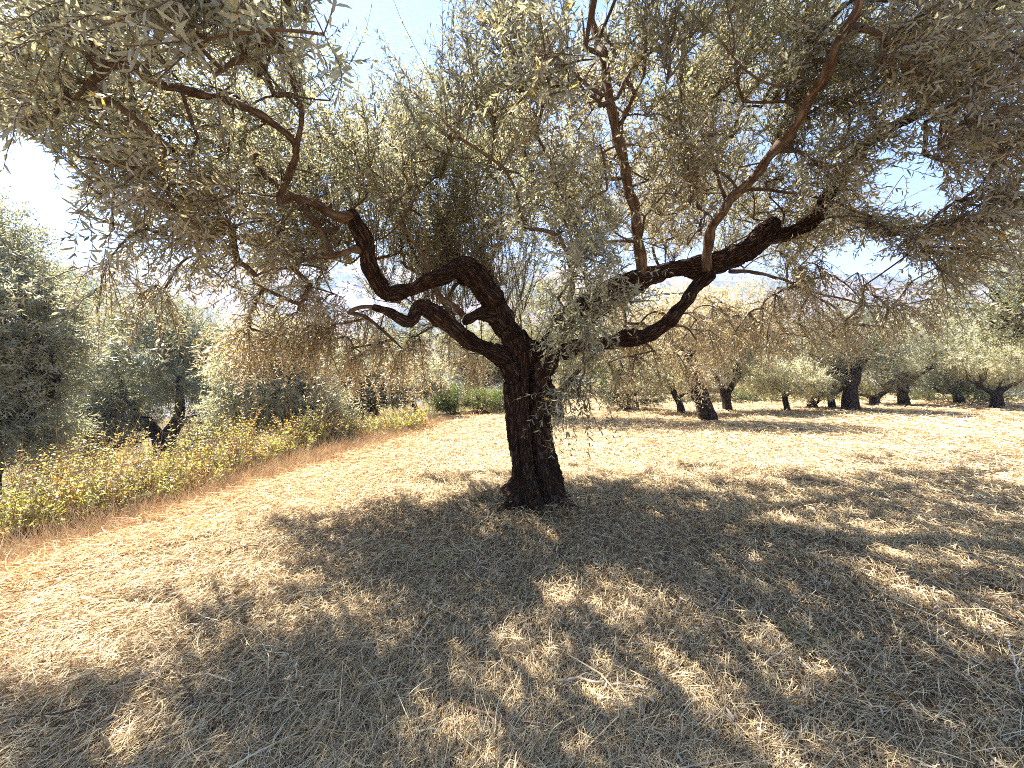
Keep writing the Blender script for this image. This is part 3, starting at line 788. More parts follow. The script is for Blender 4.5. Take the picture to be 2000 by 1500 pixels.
other_tree('olive tree with a slim trunk forking like a Y beside the leaning trunk', (1420, 802), [[(1421, 803, 22), (1419, 780, 19), (1417, 765, 22)], [(1415, 770, 14), (1405, 750, 13), (1398, 735, 10), (1390, 715, 8)], [(1420, 768, 14), (1432, 750, 13), (1442, 730, 11), (1440, 710, 9)]],
           [(1420, 690, 60, 40), (1400, 650, 50, 40), (1450, 660, 50, 45), (1420, 722, 28, 22)], GREY, 1000, .09)
other_tree('little olive tree with a thin bare stem left of the thick dark trunk', (1537, 802), [[(1538, 803, 14), (1534, 785, 12), (1532, 770, 11)], [(1533, 774, 7), (1548, 767, 5), (1560, 770, 4)]],
           [(1530, 745, 60, 28), (1480, 735, 50, 30), (1570, 735, 45, 25)], PALE, 750, .105)
other_tree('squat pollarded olive stump with a looped branch', (1590, 797), [[(1588, 798, 22), (1586, 788, 18), (1582, 780, 12)], [(1590, 790, 8), (1600, 782, 7), (1596, 775, 6), (1585, 776, 6)]],
           [(1590, 755, 40, 22), (1570, 760, 30, 18)], PALE, 450, .11)
other_tree('slim olive tree with one limb bent right, close left of the thick trunk', (1624, 797), [[(1625, 798, 17), (1623, 782, 14), (1622, 768, 15)], [(1622, 772, 10), (1614, 758, 8), (1604, 750, 6)], [(1624, 772, 11), (1640, 762, 9), (1650, 755, 7)]],
           [(1620, 735, 50, 25), (1600, 720, 45, 25)], GREY, 600, .105)
other_tree('olive tree with the thickest black trunk and a raised left limb on the right', (1660, 800), [[(1662, 802, 40), (1660, 785, 32), (1660, 760, 29), (1664, 735, 31), (1662, 722, 28)], [(1656, 738, 18), (1640, 727, 15), (1622, 716, 12), (1600, 705, 9), (1580, 690, 6)], [(1670, 730, 20), (1690, 700, 14), (1720, 670, 9)]],
           [(1660, 660, 80, 50), (1700, 690, 60, 40), (1610, 670, 55, 40), (1660, 620, 60, 30), (1670, 705, 50, 18)], (.135, .15, .10), 1400, .085)
other_tree('low olive tree spreading like a vase between two thick trunks', (1708, 795), [[(1710, 796, 22), (1708, 782, 19), (1706, 772, 18)], [(1704, 778, 10), (1690, 772, 8), (1675, 770, 6)], [(1710, 778, 12), (1728, 766, 9), (1742, 752, 7)]],
           [(1700, 745, 50, 25), (1740, 740, 40, 25)], (.17, .15, .08), 600, .105, depth=16.5)
other_tree('olive tree whose long limb reaches up to the right from a stout trunk', (1764, 790), [[(1766, 791, 26), (1764, 775, 20), (1762, 756, 22)], [(1764, 760, 14), (1778, 744, 13), (1795, 730, 12), (1812, 720, 11), (1826, 715, 8)], [(1758, 760, 12), (1740, 748, 8), (1725, 742, 6)]],
           [(1760, 690, 75, 45), (1830, 680, 60, 40), (1790, 640, 70, 40), (1740, 720, 40, 22)], GREY, 1300, .09)
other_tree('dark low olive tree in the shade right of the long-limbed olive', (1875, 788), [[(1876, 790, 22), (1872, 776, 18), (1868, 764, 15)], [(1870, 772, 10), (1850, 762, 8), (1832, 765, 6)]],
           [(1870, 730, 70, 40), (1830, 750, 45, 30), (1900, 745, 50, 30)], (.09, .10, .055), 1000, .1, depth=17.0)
other_tree('olive tree with crooked dark limbs in the far right corner of the field', (1950, 788), [[(1948, 790, 24), (1946, 774, 20), (1944, 764, 18)], [(1942, 770, 11), (1924, 760, 9), (1910, 757, 7)], [(1948, 768, 12), (1968, 756, 10), (1990, 748, 8)]],
           [(1950, 710, 75, 50), (2010, 720, 60, 50), (1900, 700, 50, 40)], PALE, 1300, .095, depth=15.0)
other_tree('big pale olive tree rising at the right edge of the photo', (2120, 900), [[(2120, 900, 60), (2110, 820, 50), (2090, 740, 44)], [(2095, 760, 26), (2040, 690, 20), (1990, 640, 12)], [(2095, 750, 26), (2150, 640, 20), (2160, 540, 12)]],
           [(2030, 480, 120, 100), (1960, 560, 100, 90), (2080, 620, 120, 100), (1930, 640, 80, 60), (2130, 500, 120, 110)], (.17, .175, .10), 2200, .085, depth=8.5)
# the wall of trees behind
rows = [(1010, 640, 21, 'GOLD', 'golden-green tree far behind the big trunk'), (1180, 625, 24, 'PALE', 'pale tree above the dark hedge in the background'),
        (1290, 610, 27, 'GREY', 'greyish tree rising behind the slender leaning olive'), (1420, 600, 24, 'PALE', 'pale tree rising behind the Y-forked olive'),
        (1560, 625, 25, 'GOLD', 'golden tree rising behind the little thin-stemmed olive'), (1700, 620, 26, 'GREY', 'greyish tree rising behind the thickest black trunk'),
        (1830, 600, 24, 'PALE', 'pale tall tree behind the long-limbed olive'), (1940, 590, 27, 'GREEN', 'greenish tall tree in the far right background')]
for (cx, top, d, tn, lb) in rows:
    h = (780 - top) / 2
    other_tree(lb, (cx, 790), [[(cx, 790, 14), (cx - 4, 750, 12), (cx + 3, 710, 8)]], [(cx, top + h * .75, 85, h * .8), (cx - 60, top + h, 60, h * .65), (cx + 60, top + h * .95, 60, h * .7), (cx - 20, top + h * 1.45, 90, h * .5)],
               {'GOLD': (.18, .155, .07), 'PALE': PALE, 'GREY': GREY, 'GREEN': GREEN}[tn], 2600, .125, depth=float(d), group='background trees', slen=(.35, .9))

# bushes along the field's far edge
def bush(label, base, lobes, tone, n=500, size=.07, depth=None, m=None, name='bush', wid=.2):
    b = G(*base) if depth is None else P(base[0], base[1], depth)
    d = float(b[1]); b[2] = tz(b[0], b[1])
    rt = root(name, b, label, 'bush')
    lf = crown_mesh(lobes, d, n, size, tone, droop=.2, slen=(.15, .4), pairs=8)
    put('foliage', lf.mesh('foliage'), m or M_WEED, rt)
    st = []
    for (cx, cy, rx, ry, *_) in lobes:
        for k in range(6):
            e = P(cx + rng.uniform(-.7, .7) * rx, cy + rng.uniform(-.6, .5) * ry, d + rng.uniform(-.3, .3))
            t = np.linspace(0, 1, 5)[:, None]; s0 = b + np.array([rng.normal(0, .15), rng.normal(0, .1), 0])
            st.append(s0 + (e - s0) * t + rng.normal(0, .03, (5, 3)) * t)
    V, q_, _ = tubes(np.array(st), np.linspace(.014, .004, 5)[None] * np.ones((len(st), 1)), 4)
    a = Acc(); a.add(V, q_, None, np.array([.07, .05, .03])); put('stems', a.mesh('stems', True), M_TWIG, rt)
    return rt
bush('dark green rounded bush at the far edge of the field right of the big trunk', (1235, 800), [(1240, 775, 50, 28), (1200, 770, 30, 28), (1215, 755, 35, 18)], (.028, .042, .016), 1200, .08)
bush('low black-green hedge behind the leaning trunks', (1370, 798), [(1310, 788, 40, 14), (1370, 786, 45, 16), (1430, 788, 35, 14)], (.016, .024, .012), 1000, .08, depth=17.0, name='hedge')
bush('bright yellow-green bush glowing above the dark bush', (1225, 770), [(1225, 745, 40, 22), (1190, 735, 30, 22)], (.17, .20, .06), 600, .09, depth=17.5)
bush('tall reedy green bush left of the big trunk at the field end', (885, 808), [(885, 780, 38, 30), (860, 785, 24, 24)], (.09, .11, .045), 900, .08, depth=14.0)
bush('small bright lime bush beside the reedy bush', (945, 806), [(945, 785, 26, 20), (925, 780, 16, 14)], (.12, .135, .065), 500, .08, depth=13.6)
bush('dark green shrub just left of the big trunk in the distance', (980, 808), [(978, 786, 30, 22)], (.06, .08, .035), 500, .08, depth=14.2)
bush('green bushes showing through behind the Y-forked olive', (1490, 798), [(1490, 775, 45, 22), (1455, 780, 25, 18)], (.08, .10, .045), 800, .08, depth=18.0)
bush('grey-green scrub behind the long-limbed olive', (1830, 790), [(1830, 772, 60, 20), (1790, 775, 35, 16)], (.11, .12, .07), 800, .08, depth=18.5)
bush('pale green scrub in the gap beside the thickest trunk', (1690, 796), [(1690, 778, 40, 16), (1640, 780, 40, 16)], (.14, .17, .07), 700, .08, depth=19.0)
bush('shaded scrub in the far right corner under the crooked olive', (1960, 792), [(1960, 770, 60, 22), (1910, 775, 40, 18)], (.07, .085, .045), 900, .08, depth=17.5)
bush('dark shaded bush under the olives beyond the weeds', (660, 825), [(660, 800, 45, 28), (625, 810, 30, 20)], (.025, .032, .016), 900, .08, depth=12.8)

# ------------------------------------------------------------------ weeds along the left edge
WEEDS = [(30, 1050, 150, 'leafy yellow-green weed clump in the lower left corner of the band'), (105, 1035, 120, 'bright weed clump second from the left edge of the photo'), (180, 1015, 130, 'yellowish weed clump below the dark olive shade on the left'),
         (245, 995, 110, 'tall sunlit weed clump left of the forked olive trunk'), (318, 978, 72, 'weed clump right in front of the forked olive trunk'), (375, 955, 95, 'lush weed clump just right of the forked olive trunk'),
         (430, 935, 110, 'rounded bright yellow weed clump right of the forked olive'), (485, 918, 90, 'browner weed clump before the bushy olive'), (540, 902, 85, 'weed clump under the bushy olive crown'),
         (595, 886, 76, 'greenish weed clump halfway along the field edge'), (650, 872, 66, 'weed clump before the dark shaded hollow'), (700, 860, 56, 'dry-topped weed clump past the dark hollow'),
         (750, 850, 48, 'yellow weed clump before the far thin-stemmed olive'), (800, 840, 40, 'last small weed clump at the far end of the band'),
         (90, 965, 120, 'tall dark weed clump at the back of the band on the left'), (205, 945, 110, 'sunlit tall weed tops left behind the forked trunk'), (400, 890, 90, 'lime weed clump glimpsed under the forked olive branches'), (520, 870, 70, 'back row weed clump beneath the bushy olive'),
         (610, 860, 60, 'back row weed clump between the bushy olive and the dark hollow')]
WEED_TONE = [(.30, .31, .17), (.36, .355, .17), (.29, .27, .18), (.32, .29, .19)]
for wi, (px, py, hpx, lb) in enumerate(WEEDS):
    b = G(px, py)
    d = b[1]; h = hpx * rng.uniform(.75, 1.2) * d / F
    rt = root('weed_clump', b, lb, 'weed', 'weeds along the left edge of the field')
    n = 120
    base = b + np.stack([rng.normal(-.1, .23, n), rng.normal(.1, .26, n), np.zeros(n)], -1)
    base[:, 2] = tz(base[:, 0], base[:, 1]) - .02
    L = h * np.clip(rng.lognormal(-.32, .45, n), .25, 1.7)
    D = np.stack([rng.normal(0, .25, n), rng.normal(0, .25, n), np.ones(n)], -1)
    pts = grow(base, D, L, np.full(n, .15), .10, 6)
    st = Acc(); V, q_, _ = tubes(pts, np.linspace(.0045, .0015, 7)[None] * np.ones((n, 1)) * max(1, d / 6), 3)
    st.add(V, q_, None, np.array([.32, .19, .10]))
    lf = Acc()
    tone = np.array(WEED_TONE[wi % 4])
    dry = np.where(rng.random((n, 1)) < .25, np.array([[1.15, .75, .75]]), np.ones((1, 3)))
    lv = np.arange(n) < int(n * .72)
    lf.add(*leafy(pts[lv], L[lv], 10, .044 + .002 * d, (tone * dry * rng.uniform(.7, 1.3, (n, 1)))[lv], near=True, start=.3, wid=.15, spread=1.0))
    sub = grow(pts[:, 3], D + rng.normal(0, .6, (n, 3)), L * .4, np.full(n, .1), .1, 4)
    V, q_, _ = tubes(sub, np.linspace(.003, .001, 5)[None] * np.ones((n, 1)) * max(1, d / 6), 3)
    st.add(V, q_, None, np.array([.32, .19, .10]))
    lf.add(*leafy(sub[lv], L[lv], 7, .04 + .002 * d, (tone * dry * rng.uniform(.7, 1.3, (n, 1)))[lv], near=True, start=.2, wid=.15, spread=1.0))
    put('stems', st.mesh('stems'), M_TWIG, rt)
    put('leaves', lf.mesh('leaves'), M_WEED, rt)

# ------------------------------------------------------------------ strands: straw, dry grass
def strands(B, D, L, W, C, lift, bend, roll=.7):
    """ribbons of 3 points; B base, D horizontal-ish direction"""
    n = len(B)
    D = norm(D)
    up = np.array([0, 0, 1.0])
    S = norm(np.cross(D, up + rng.normal(0, roll, (n, 3))))
    side = norm(np.cross(D, up)) * bend[:, None]
    p0 = B; p1 = B + D * (L * .5)[:, None] + side * (L * .12)[:, None]; p1[:, 2] += lift
    p2 = B + D * L[:, None]
    p2[:, 2] = np.maximum(p2[:, 2], tz(p2[:, 0], p2[:, 1]) - .004)
    V = np.empty((n, 6, 3))
    w = W[:, None] * S
    V[:, 0] = p0 - w; V[:, 1] = p0 + w; V[:, 2] = p1 - w; V[:, 3] = p1 + w; V[:, 4] = p2 - w * .5; V[:, 5] = p2 + w * .5
    b = (np.arange(n) * 6)[:, None]
    q_ = np.concatenate([b + np.array([[0, 1, 3, 2]]), b + np.array([[2, 3, 5, 4]])])
    return V.reshape(-1, 3), q_, np.repeat(C, 6, 0)

PAL = np.array([(.70, .55, .30), (.62, .46, .24), (.78, .64, .40), (.40, .27, .15), (.48, .38, .27), (.22, .145, .09)])
PW = np.array([.27, .20, .20, .14, .12, .07])
def straw_layer(n, r0, r1, wmin, lmin, power, tilt, amin=-78, amax=78):
    u = rng.random(n)
    k = 1 - power
    r = (r0 ** k + u * (r1 ** k - r0 ** k)) ** (1 / k)
    a = np.radians(rng.uniform(amin, amax, n))
    x = r * np.sin(a); y = r * np.cos(a)
    keep = edge_s(x, y) < rng.normal(.1, .12, n)
    x = x[keep]; y = y[keep]; r = r[keep]; n = len(x)
    # mown swaths: strands lean to a slowly turning direction
    fl = 1.0 + 1.6 * noise2(x, y, .5, 21) + rng.normal(0, .75, n)
    D = np.stack([np.cos(fl), np.sin(fl), np.zeros(n)], -1) * np.where(rng.random(n) < .5, 1, -1)[:, None]
    L = (lmin + .008 * r) * rng.lognormal(0, .55, n)
    L = np.clip(L, .02, .6)
    W = np.maximum(wmin * rng.uniform(.6, 1.5, n), r * .00042)
    D[:, 2] = rng.normal(0, tilt, n) * np.clip(.2 / L, .3, 1.4)
    hump = np.clip(noise2(x, y, 2.6, 33), -.2, 1) * .03
    lay = rng.random(n) ** 1.5
    z = tz(x, y) + lay * .04 + hump * rng.random(n)
    c = PAL[rng.choice(len(PAL), n, p=PW)] * rng.uniform(.8, 1.2, (n, 1))
    old = np.clip(1.25 - np.hypot((x - 1.3) / 5.2, (y - 3.4) / 4.2) + .35 * noise2(x, y, .8, 61), 0, 1) # straw painted darker round the tree to deepen its shade
    shade_mul = np.clip(.50 - .36 * old + 1.9 * lay, 0, 1)[:, None]    # bleached straw on top, lower strands darkened as painted shade in the gaps
    c = c * shade_mul * (np.array([1, .97, .95]) * (1 - shade_mul) + shade_mul)
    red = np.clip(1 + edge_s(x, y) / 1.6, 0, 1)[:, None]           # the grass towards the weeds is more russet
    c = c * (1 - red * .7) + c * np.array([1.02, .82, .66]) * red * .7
    return strands(np.stack([x, y, z], -1), D, L, W, c, np.abs(rng.normal(0, .012, n)), rng.normal(0, 1, n))
ac = Acc()
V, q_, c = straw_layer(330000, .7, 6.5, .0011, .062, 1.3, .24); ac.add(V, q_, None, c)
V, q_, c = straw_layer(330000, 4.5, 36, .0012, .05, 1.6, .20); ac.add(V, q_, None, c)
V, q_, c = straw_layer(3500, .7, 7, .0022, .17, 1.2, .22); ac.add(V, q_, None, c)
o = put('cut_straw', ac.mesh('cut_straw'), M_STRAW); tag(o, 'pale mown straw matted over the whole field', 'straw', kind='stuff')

# fallen olive leaves
n = 34000
x = rng.normal(1.4, 3.2, n); y = rng.normal(3.2, 2.2, n)
ok = (y > .4) & (edge_s(x, y) < 0); x = x[ok]; y = y[ok]; n = len(x)
B = np.stack([x, y, tz(x, y) + rng.random(n) * .045 + .004], -1)
D = np.stack([rng.normal(0, 1, n), rng.normal(0, 1, n), rng.normal(0, .35, n)], -1)
N = np.stack([rng.normal(0, .6, n), rng.normal(0, .6, n), np.ones(n)], -1)
pal = np.array([(.48, .40, .28), (.36, .25, .15), (.56, .48, .36), (.22, .14, .08), (.42, .32, .22)])
V, q_, t_, c = leaves(B, D, N, rng.uniform(.028, .055, n), rng.uniform(.003, .0065, n), pal[rng.integers(0, 5, n)] * rng.uniform(.8, 1.2, (n, 1)))
o = put('fallen_leaves', new_mesh('fallen_leaves', V, q_, t_, c), M_STRAW); tag(o, 'dry fallen olive leaves scattered in the shade', 'leaf litter', kind='stuff')

# standing dry russet grass before the weeds
n = 42000
t = rng.uniform(-2.0, 9.6, n) ; s = rng.uniform(0, 1.0, n) * rng.uniform(.4, 1, n) - np.abs(rng.normal(0, .22, n))
s = np.where(rng.random(n) < .2, rng.uniform(0, 4.5, n), s)
x = EA[0] + ED[0] * t + EN[0] * s; y = EA[1] + ED[1] * t + EN[1] * s
ok = y > .8; x, y, s = x[ok], y[ok], s[ok]; n = len(x)
B = np.stack([x, y, tz(x, y) - .01], -1)
pts_D = np.stack([rng.normal(0, .35, n), rng.normal(0, .35, n), np.ones(n)], -1)
L = rng.uniform(.08, .34, n) * np.clip(.40 + s * 1.2, .25, 1.9)
pts = grow(B, pts_D, L, rng.uniform(0, .7, n), .10, 3)
c = np.array([(.48, .31, .19), (.54, .39, .23), (.42, .25, .15), (.60, .48, .31), (.36, .30, .17)])[rng.integers(0, 5, n)] * rng.uniform(.75, 1.25, (n, 1))
w = np.maximum(.0016, y * .00045)
S = norm(np.stack([rng.normal(0, 1, n), rng.normal(0, 1, n), np.zeros(n)], -1)) * w[:, None]
V = np.stack([pts[:, 0] - S, pts[:, 0] + S, pts[:, 1] - S * .9, pts[:, 1] + S * .9, pts[:, 2] - S * .6, pts[:, 2] + S * .6, pts[:, 3] - S * .2, pts[:, 3] + S * .2], 1).reshape(-1, 3)
b = (np.arange(n) * 8)[:, None]
q_ = np.concatenate([b + np.array([[0, 1, 3, 2]]), b + np.array([[2, 3, 5, 4]]), b + np.array([[4, 5, 7, 6]])])
o = put('dry_grass', new_mesh('dry_grass', V, q_, None, np.repeat(c, 8, 0)), M_STRAW); tag(o, 'standing russet dry grass at the foot of the weeds', 'dry grass', kind='stuff')

# sparse stubble standing in the mown field
n = 9000
r = rng.uniform(.9 ** .5, 20 ** .5, n) ** 2; a = np.radians(rng.uniform(-75, 75, n)); x = r * np.sin(a); y = r * np.cos(a)
ok = edge_s(x, y) < .1; x, y, r, a = x[ok], y[ok], r[ok], a[ok]; n = len(x)
B = np.stack([x, y, tz(x, y)], -1)
pts = grow(B, np.stack([rng.normal(0, .5, n), rng.normal(0, .5, n), np.ones(n)], -1), rng.uniform(.03, .14, n), np.full(n, .2), .1, 2)
w = np.maximum(.0014, r * .0004); S = norm(np.stack([np.cos(a), -np.sin(a), 0 * a], -1)) * w[:, None]
V = np.stack([pts[:, 0] - S, pts[:, 0] + S, pts[:, 1] - S, pts[:, 1] + S, pts[:, 2] - S * .4, pts[:, 2] + S * .4], 1).reshape(-1, 3)
b = (np.arange(n) * 6)[:, None]
c = PAL[rng.choice(6, n, p=PW)] * rng.uniform(.8, 1.1, (n, 1))
o = put('stubble', new_mesh('stubble', V, np.concatenate([b + np.array([[0, 1, 3, 2]]), b + np.array([[2, 3, 5, 4]])]), None, np.repeat(c, 6, 0)), M_STRAW)
tag(o, 'short dry stubble standing in the mown field', 'stubble', kind='stuff')

# green grass tufts in the shade
TUFTS = [(845, 1215, .10, 'green-brown grass tuft in the shade left of the trunk foot'), (1020, 1160, .09, 'small green tuft in the shade before the trunk'), (1590, 1270, .16, 'long bent green blades in the shade at lower right'),
         (1660, 1150, .10, 'dry pale tuft with a bright blade in the right-hand shade'), (1760, 965, .10, 'green sprig at the far rim of the shade on the right'), (1595, 925, .12, 'dark green tuft near the far rim of the shade'),
         (850, 1110, .07, 'tiny lime-green sprout in a sun fleck'), (935, 985, .16, 'green grass patch touching the left of the trunk foot'), (735, 1020, .12, 'faint green patch on the shadow rim left of the trunk'),
         (790, 1430, .12, 'grass tuft near the bottom edge left of centre'), (1555, 1100, .16, 'single tall thin stalk standing in the shade')]
for k, (px, py, h, lb) in enumerate(TUFTS):
    b = G(px, py); n = 46 if k not in (10,) else 6
    if k in (7, 8): n = 120
    rt = root('grass_tuft', b, lb, 'grass tuft', 'green tufts in the shaded straw')
    sp = .05 if k not in (7, 8) else .16
    B = b + np.stack([rng.normal(0, sp, n), rng.normal(0, sp, n), np.zeros(n)], -1); B[:, 2] = tz(B[:, 0], B[:, 1])
    pts = grow(B, np.stack([rng.normal(0, .45, n), rng.normal(0, .45, n), np.ones(n)], -1), h * rng.uniform(.5, 1.3, n), np.full(n, .9), .12, 4)
    S = norm(np.stack([rng.normal(0, 1, n), rng.normal(0, .4, n), np.zeros(n)], -1)) * .0017
    V = np.stack([p for j, wd in enumerate((1, 1, .9, .6, .15)) for p in (pts[:, j] - S * wd, pts[:, j] + S * wd)], 1).reshape(-1, 3)
    bb_ = (np.arange(n) * 10)[:, None]
    q_ = np.concatenate([bb_ + 2 * j + np.array([[0, 1, 3, 2]]) for j in range(4)])
    tone = np.array([(.13, .15, .05), (.15, .19, .05), (.22, .24, .09), (.42, .36, .18), (.13, .17, .05), (.07, .09, .04), (.25, .32, .06), (.10, .12, .05), (.12, .13, .06), (.2, .2, .08), (.3, .26, .13)][k])
    put('blades', new_mesh('blades', V, q_, None, np.repeat(tone * rng.uniform(.7, 1.3, (n, 1)), 10, 0)), M_STRAW, rt)

# fallen twigs
TWIGS = [([(1090, 1352), (1130, 1346), (1180, 1354), (1240, 1362), (1262, 1372)], .008, (.45, .38, .28), 'thick pale broken stick lying in the shade near the bottom centre'),
         ([(910, 1405), (960, 1418), (1010, 1432), (1060, 1440)], .009, (.25, .16, .11), 'brown stick on the straw at the bottom centre'),
         ([(340, 1318), (358, 1350), (378, 1390)], .006, (.10, .07, .05), 'short dark stick leaning in the straw at lower left'),
         ([(180, 1395), (110, 1418), (20, 1424)], .006, (.10, .07, .05), 'dark thin branch along the shadow edge at bottom left'),
         ([(1970, 1270), (1980, 1310), (1992, 1370)], .005, (.60, .56, .5), 'pale grey straight stem at the right edge'),
         ([(1420, 1160), (1400, 1195), (1370, 1220)], .005, (.42, .36, .28), 'crooked thin twig in the middle of the shade'),
         ([(1490, 1320), (1515, 1300), (1560, 1270), (1580, 1262)], .005, (.48, .40, .30), 'curved tan twig right of the bottom centre'),
         ([(1880, 1140), (1920, 1118), (1975, 1110)], .006, (.14, .10, .07), 'dark twig in the shade at the right edge'),
         ([(1500, 1400), (1560, 1385), (1600, 1365)], .006, (.25, .18, .12), 'brown twig at lower right of centre'),
         ([(940, 1290), (1000, 1293), (1060, 1300)], .005, (.28, .22, .16), 'straight grey-brown twig left of the pale stick')]
for pts_, r_, c, lb in TWIGS:
    p = np.array([G(a, b) for a, b in pts_])
    p[:, 2] = tz(p[:, 0], p[:, 1]) + .05
    s = spline(np.hstack([p, np.linspace(r_, r_ * .5, len(p))[:, None]]), .03)
    s[:, :3] += rng.normal(0, .003, (len(s), 3))
    V, q_, t_ = tubes(s[None, :, :3], s[None, :, 3], 7, cap=True)
    V2 = Acc(); V2.add(V, q_, t_, np.array(c))
    k = len(s) // 2; e = s[k, :3] + np.array([rng.normal(0, .05), rng.normal(0, .05), .04])
    sp = np.linspace(0, 1, 5)[:, None]; seg = s[k, :3] + (e - s[k, :3]) * sp
    V, q_, t_ = tubes(seg[None], np.linspace(r_ * .5, r_ * .2, 5)[None], 5, cap=True); V2.add(V, q_, t_, np.array(c) * .9)
    o = put('fallen_twig', V2.mesh('fallen_twig', True), M_TWIG); tag(o, lb, 'twig', 'twigs lying on the straw')
# a dead olive sprig with dark leaves on the shadow's left rim
a = G(440, 1100); b = G(520, 1085)
pts = np.array([a + (b - a) * t + np.array([0, 0, .06 + .05 * math.sin(t * 3)]) for t in np.linspace(0, 1, 7)])[None]
rt = root('fallen_sprig', a, 'dark dead olive sprig with drooping leaves on the left rim of the shade', 'sprig')
V, q_, _ = tubes(pts, np.full((1, 7), .003), 5); a2 = Acc(); a2.add(V, q_, None, np.array([.05, .035, .025])); put('stem', a2.mesh('stem'), M_TWIG, rt)
l2 = Acc(); l2.add(*leafy(pts, None, 9, .06, np.array([[.05, .04, .025]]), near=True)); put('leaves', l2.mesh('leaves'), M_STRAW, rt)

# ------------------------------------------------------------------ far hills
def hill_material():
    m, nt, out = mat('far_hillside')
    tc = nd(nt, 'ShaderNodeTexCoord')
    n1 = nd(nt, 'ShaderNodeTexNoise'); n1.inputs['Scale'].default_value = .012; n1.inputs['Detail'].default_value = 3
    nt.links.new(tc.outputs['Object'], n1.inputs['Vector'])
    r = ramp(nt, [(.40, (.06, .075, .04)), (.47, (.17, .125, .09)), (.6, (.22, .165, .125)), (.68, (.06, .075, .04))])
    nt.links.new(n1.outputs['Fac'], r.inputs[0])
    n2 = nd(nt, 'ShaderNodeTexNoise'); n2.inputs['Scale'].default_value = .25; n2.inputs['Detail'].default_value = 6
    nt.links.new(tc.outputs['Object'], n2.inputs['Vector'])
    r2 = ramp(nt, [(.3, (.7, .7, .7)), (.7, (1.2, 1.2, 1.2))]); nt.links.new(n2.outputs['Fac'], r2.inputs[0])
    b = nd(nt, 'ShaderNodeBsdfPrincipled'); b.inputs['Roughness'].default_value = .95; b.inputs['Specular IOR Level'].default_value = .05
    nt.links.new(mixc(nt, r.outputs[0], r2.outputs[0], None, 1.0, 'MULTIPLY'), b.inputs['Base Color'])
    nt.links.new(b.outputs[0], out.inputs[0])
    return m
def hill_z(x, y):
    a = x / np.maximum(y, 1)
    crest = .27 + .03 * noise2(a * 10, a * 0, .35, 40) + .012 * noise2(a * 10, a * 0, 1.3, 41) - .055 * np.clip((a + .2) / .8, 0, 1)
    t = np.clip((y - 160) / 540, 0, 1)
    prof = t * t * (3 - 2 * t)
    z = -28 + prof * (crest * 700 + 28)
    back = np.clip((y - 720) / 500, 0, 1)
    return z - back * 120 + 6 * noise2(x, y, .012, 50) * np.clip(t, 0, 1) - 4
xs = np.linspace(-1500, 1500, 181); ys = np.linspace(120, 1200, 90)
X, Y = np.meshgrid(xs, ys); Zh = hill_z(X, Y)
nx = len(xs); i = np.arange(len(ys) - 1)[:, None] * nx; j = np.arange(nx - 1)[None]
q = np.stack([i + j, i + j + 1, i + nx + j + 1, i + nx + j], -1).reshape(-1, 4)
put('hill', new_mesh('hill', np.stack([X, Y, Zh], -1), q, None, None, smooth=True), hill_material())['kind'] = 'structure'
# orchard and scrub dots on the hillside
n = 2600
y = rng.uniform(190, 715, n); x = y * rng.uniform(-1.5, 1.5, n)
gx = np.round(x / 13) * 13 + rng.normal(0, 1.2, n); gy = np.round(y / 15) * 15 + rng.normal(0, 1.2, n)
c0 = np.stack([gx, gy, hill_z(gx, gy) + 2.2], -1)
m_ = 34
off = norm(rng.normal(0, 1, (n, m_, 3))) * rng.uniform(.5, 1, (n, m_, 1)) * np.array([3.2, 3.2, 2.5]) * rng.uniform(.7, 1.3, (n, 1, 1))
B = (c0[:, None] + off).reshape(-1, 3); D = norm(off.reshape(-1, 3) + rng.normal(0, 1, (n * m_, 3)))
V, q_, t_, c = leaves(B, D, rng.normal(0, 1, (n * m_, 3)), rng.uniform(1.4, 2.4, n * m_), np.full(n * m_, .7), np.repeat(np.array([.075, .09, .045]) * rng.uniform(.7, 1.3, (n, 1)), m_, 0), near=False)
o = put('hillside_trees', new_mesh('hillside_trees', V, q_, None, c), M_LEAF_FAR); tag(o, 'rows of distant olive trees dotting the hazy hillside', 'trees', kind='stuff')

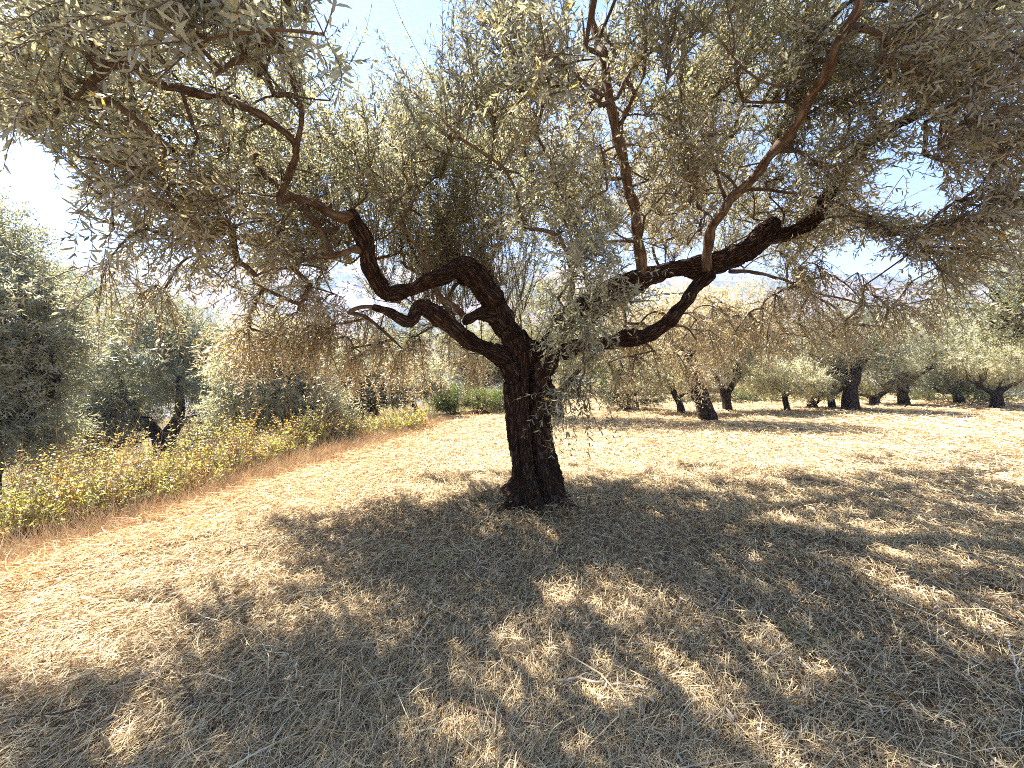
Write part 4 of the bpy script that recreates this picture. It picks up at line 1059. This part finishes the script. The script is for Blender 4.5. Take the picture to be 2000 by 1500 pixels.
# ------------------------------------------------------------------ air
HAZE = True
if HAZE:
    m, nt, out = mat('air')
    pv = nd(nt, 'ShaderNodeVolumePrincipled')
    pv.inputs['Color'].default_value = (.42, .55, .85, 1); pv.inputs['Density'].default_value = .0006; pv.inputs['Anisotropy'].default_value = .3
    nt.links.new(pv.outputs[0], out.inputs['Volume'])
    x0, x1, y0, y1, z0, z1 = -1600, 1600, -60, 1300, -200, 260
    V = np.array([(x, y, z) for x in (x0, x1) for y in (y0, y1) for z in (z0, z1)])
    q = np.array([(0, 1, 3, 2), (4, 6, 7, 5), (0, 4, 5, 1), (2, 3, 7, 6), (0, 2, 6, 4), (1, 5, 7, 3)])
    o = put('haze', new_mesh('haze', V, q), m); o['kind'] = 'stuff'

# ------------------------------------------------------------------ light
SUN = np.array([-.55, .42, 1.0]); SUN /= np.linalg.norm(SUN)
sd = bpy.data.lights.new('sun', 'SUN'); sd.energy = 4.8; sd.angle = R(.53); sd.color = (1.0, .955, .89)
so = bpy.data.objects.new('sun', sd); COL.objects.link(so); so.location = (0, 0, 30)
from mathutils import Vector
so.rotation_euler = Vector(tuple(SUN)).to_track_quat('Z', 'Y').to_euler()
w = bpy.data.worlds.new('World'); scene.world = w; w.use_nodes = True
nt = w.node_tree
bg = nt.nodes['Background']; bg.inputs[1].default_value = .05
sk = nt.nodes.new('ShaderNodeTexSky'); sk.sky_type = 'NISHITA'; sk.sun_disc = False
sk.sun_elevation = math.asin(SUN[2]); sk.sun_rotation = math.atan2(SUN[0], SUN[1]) % (2 * math.pi)
sk.air_density = .8; sk.dust_density = .1; sk.ozone_density = 3.0
nt.links.new(sk.outputs[0], bg.inputs[0])
scene.view_settings.view_transform = 'Standard'; scene.view_settings.look = 'None'
scene.view_settings.exposure = 2.72; scene.view_settings.gamma = 1
scene.cycles.max_bounces = 8; scene.cycles.transmission_bounces = 6; scene.cycles.volume_bounces = 1
scene.cycles.pixel_filter_type = 'BLACKMAN_HARRIS'; scene.cycles.filter_width = 1.0
scene.cycles.use_denoising = False
scene.cycles.denoiser = 'OPENIMAGEDENOISE'; scene.cycles.denoising_input_passes = 'RGB_ALBEDO_NORMAL'; scene.cycles.denoising_prefilter = 'ACCURATE'
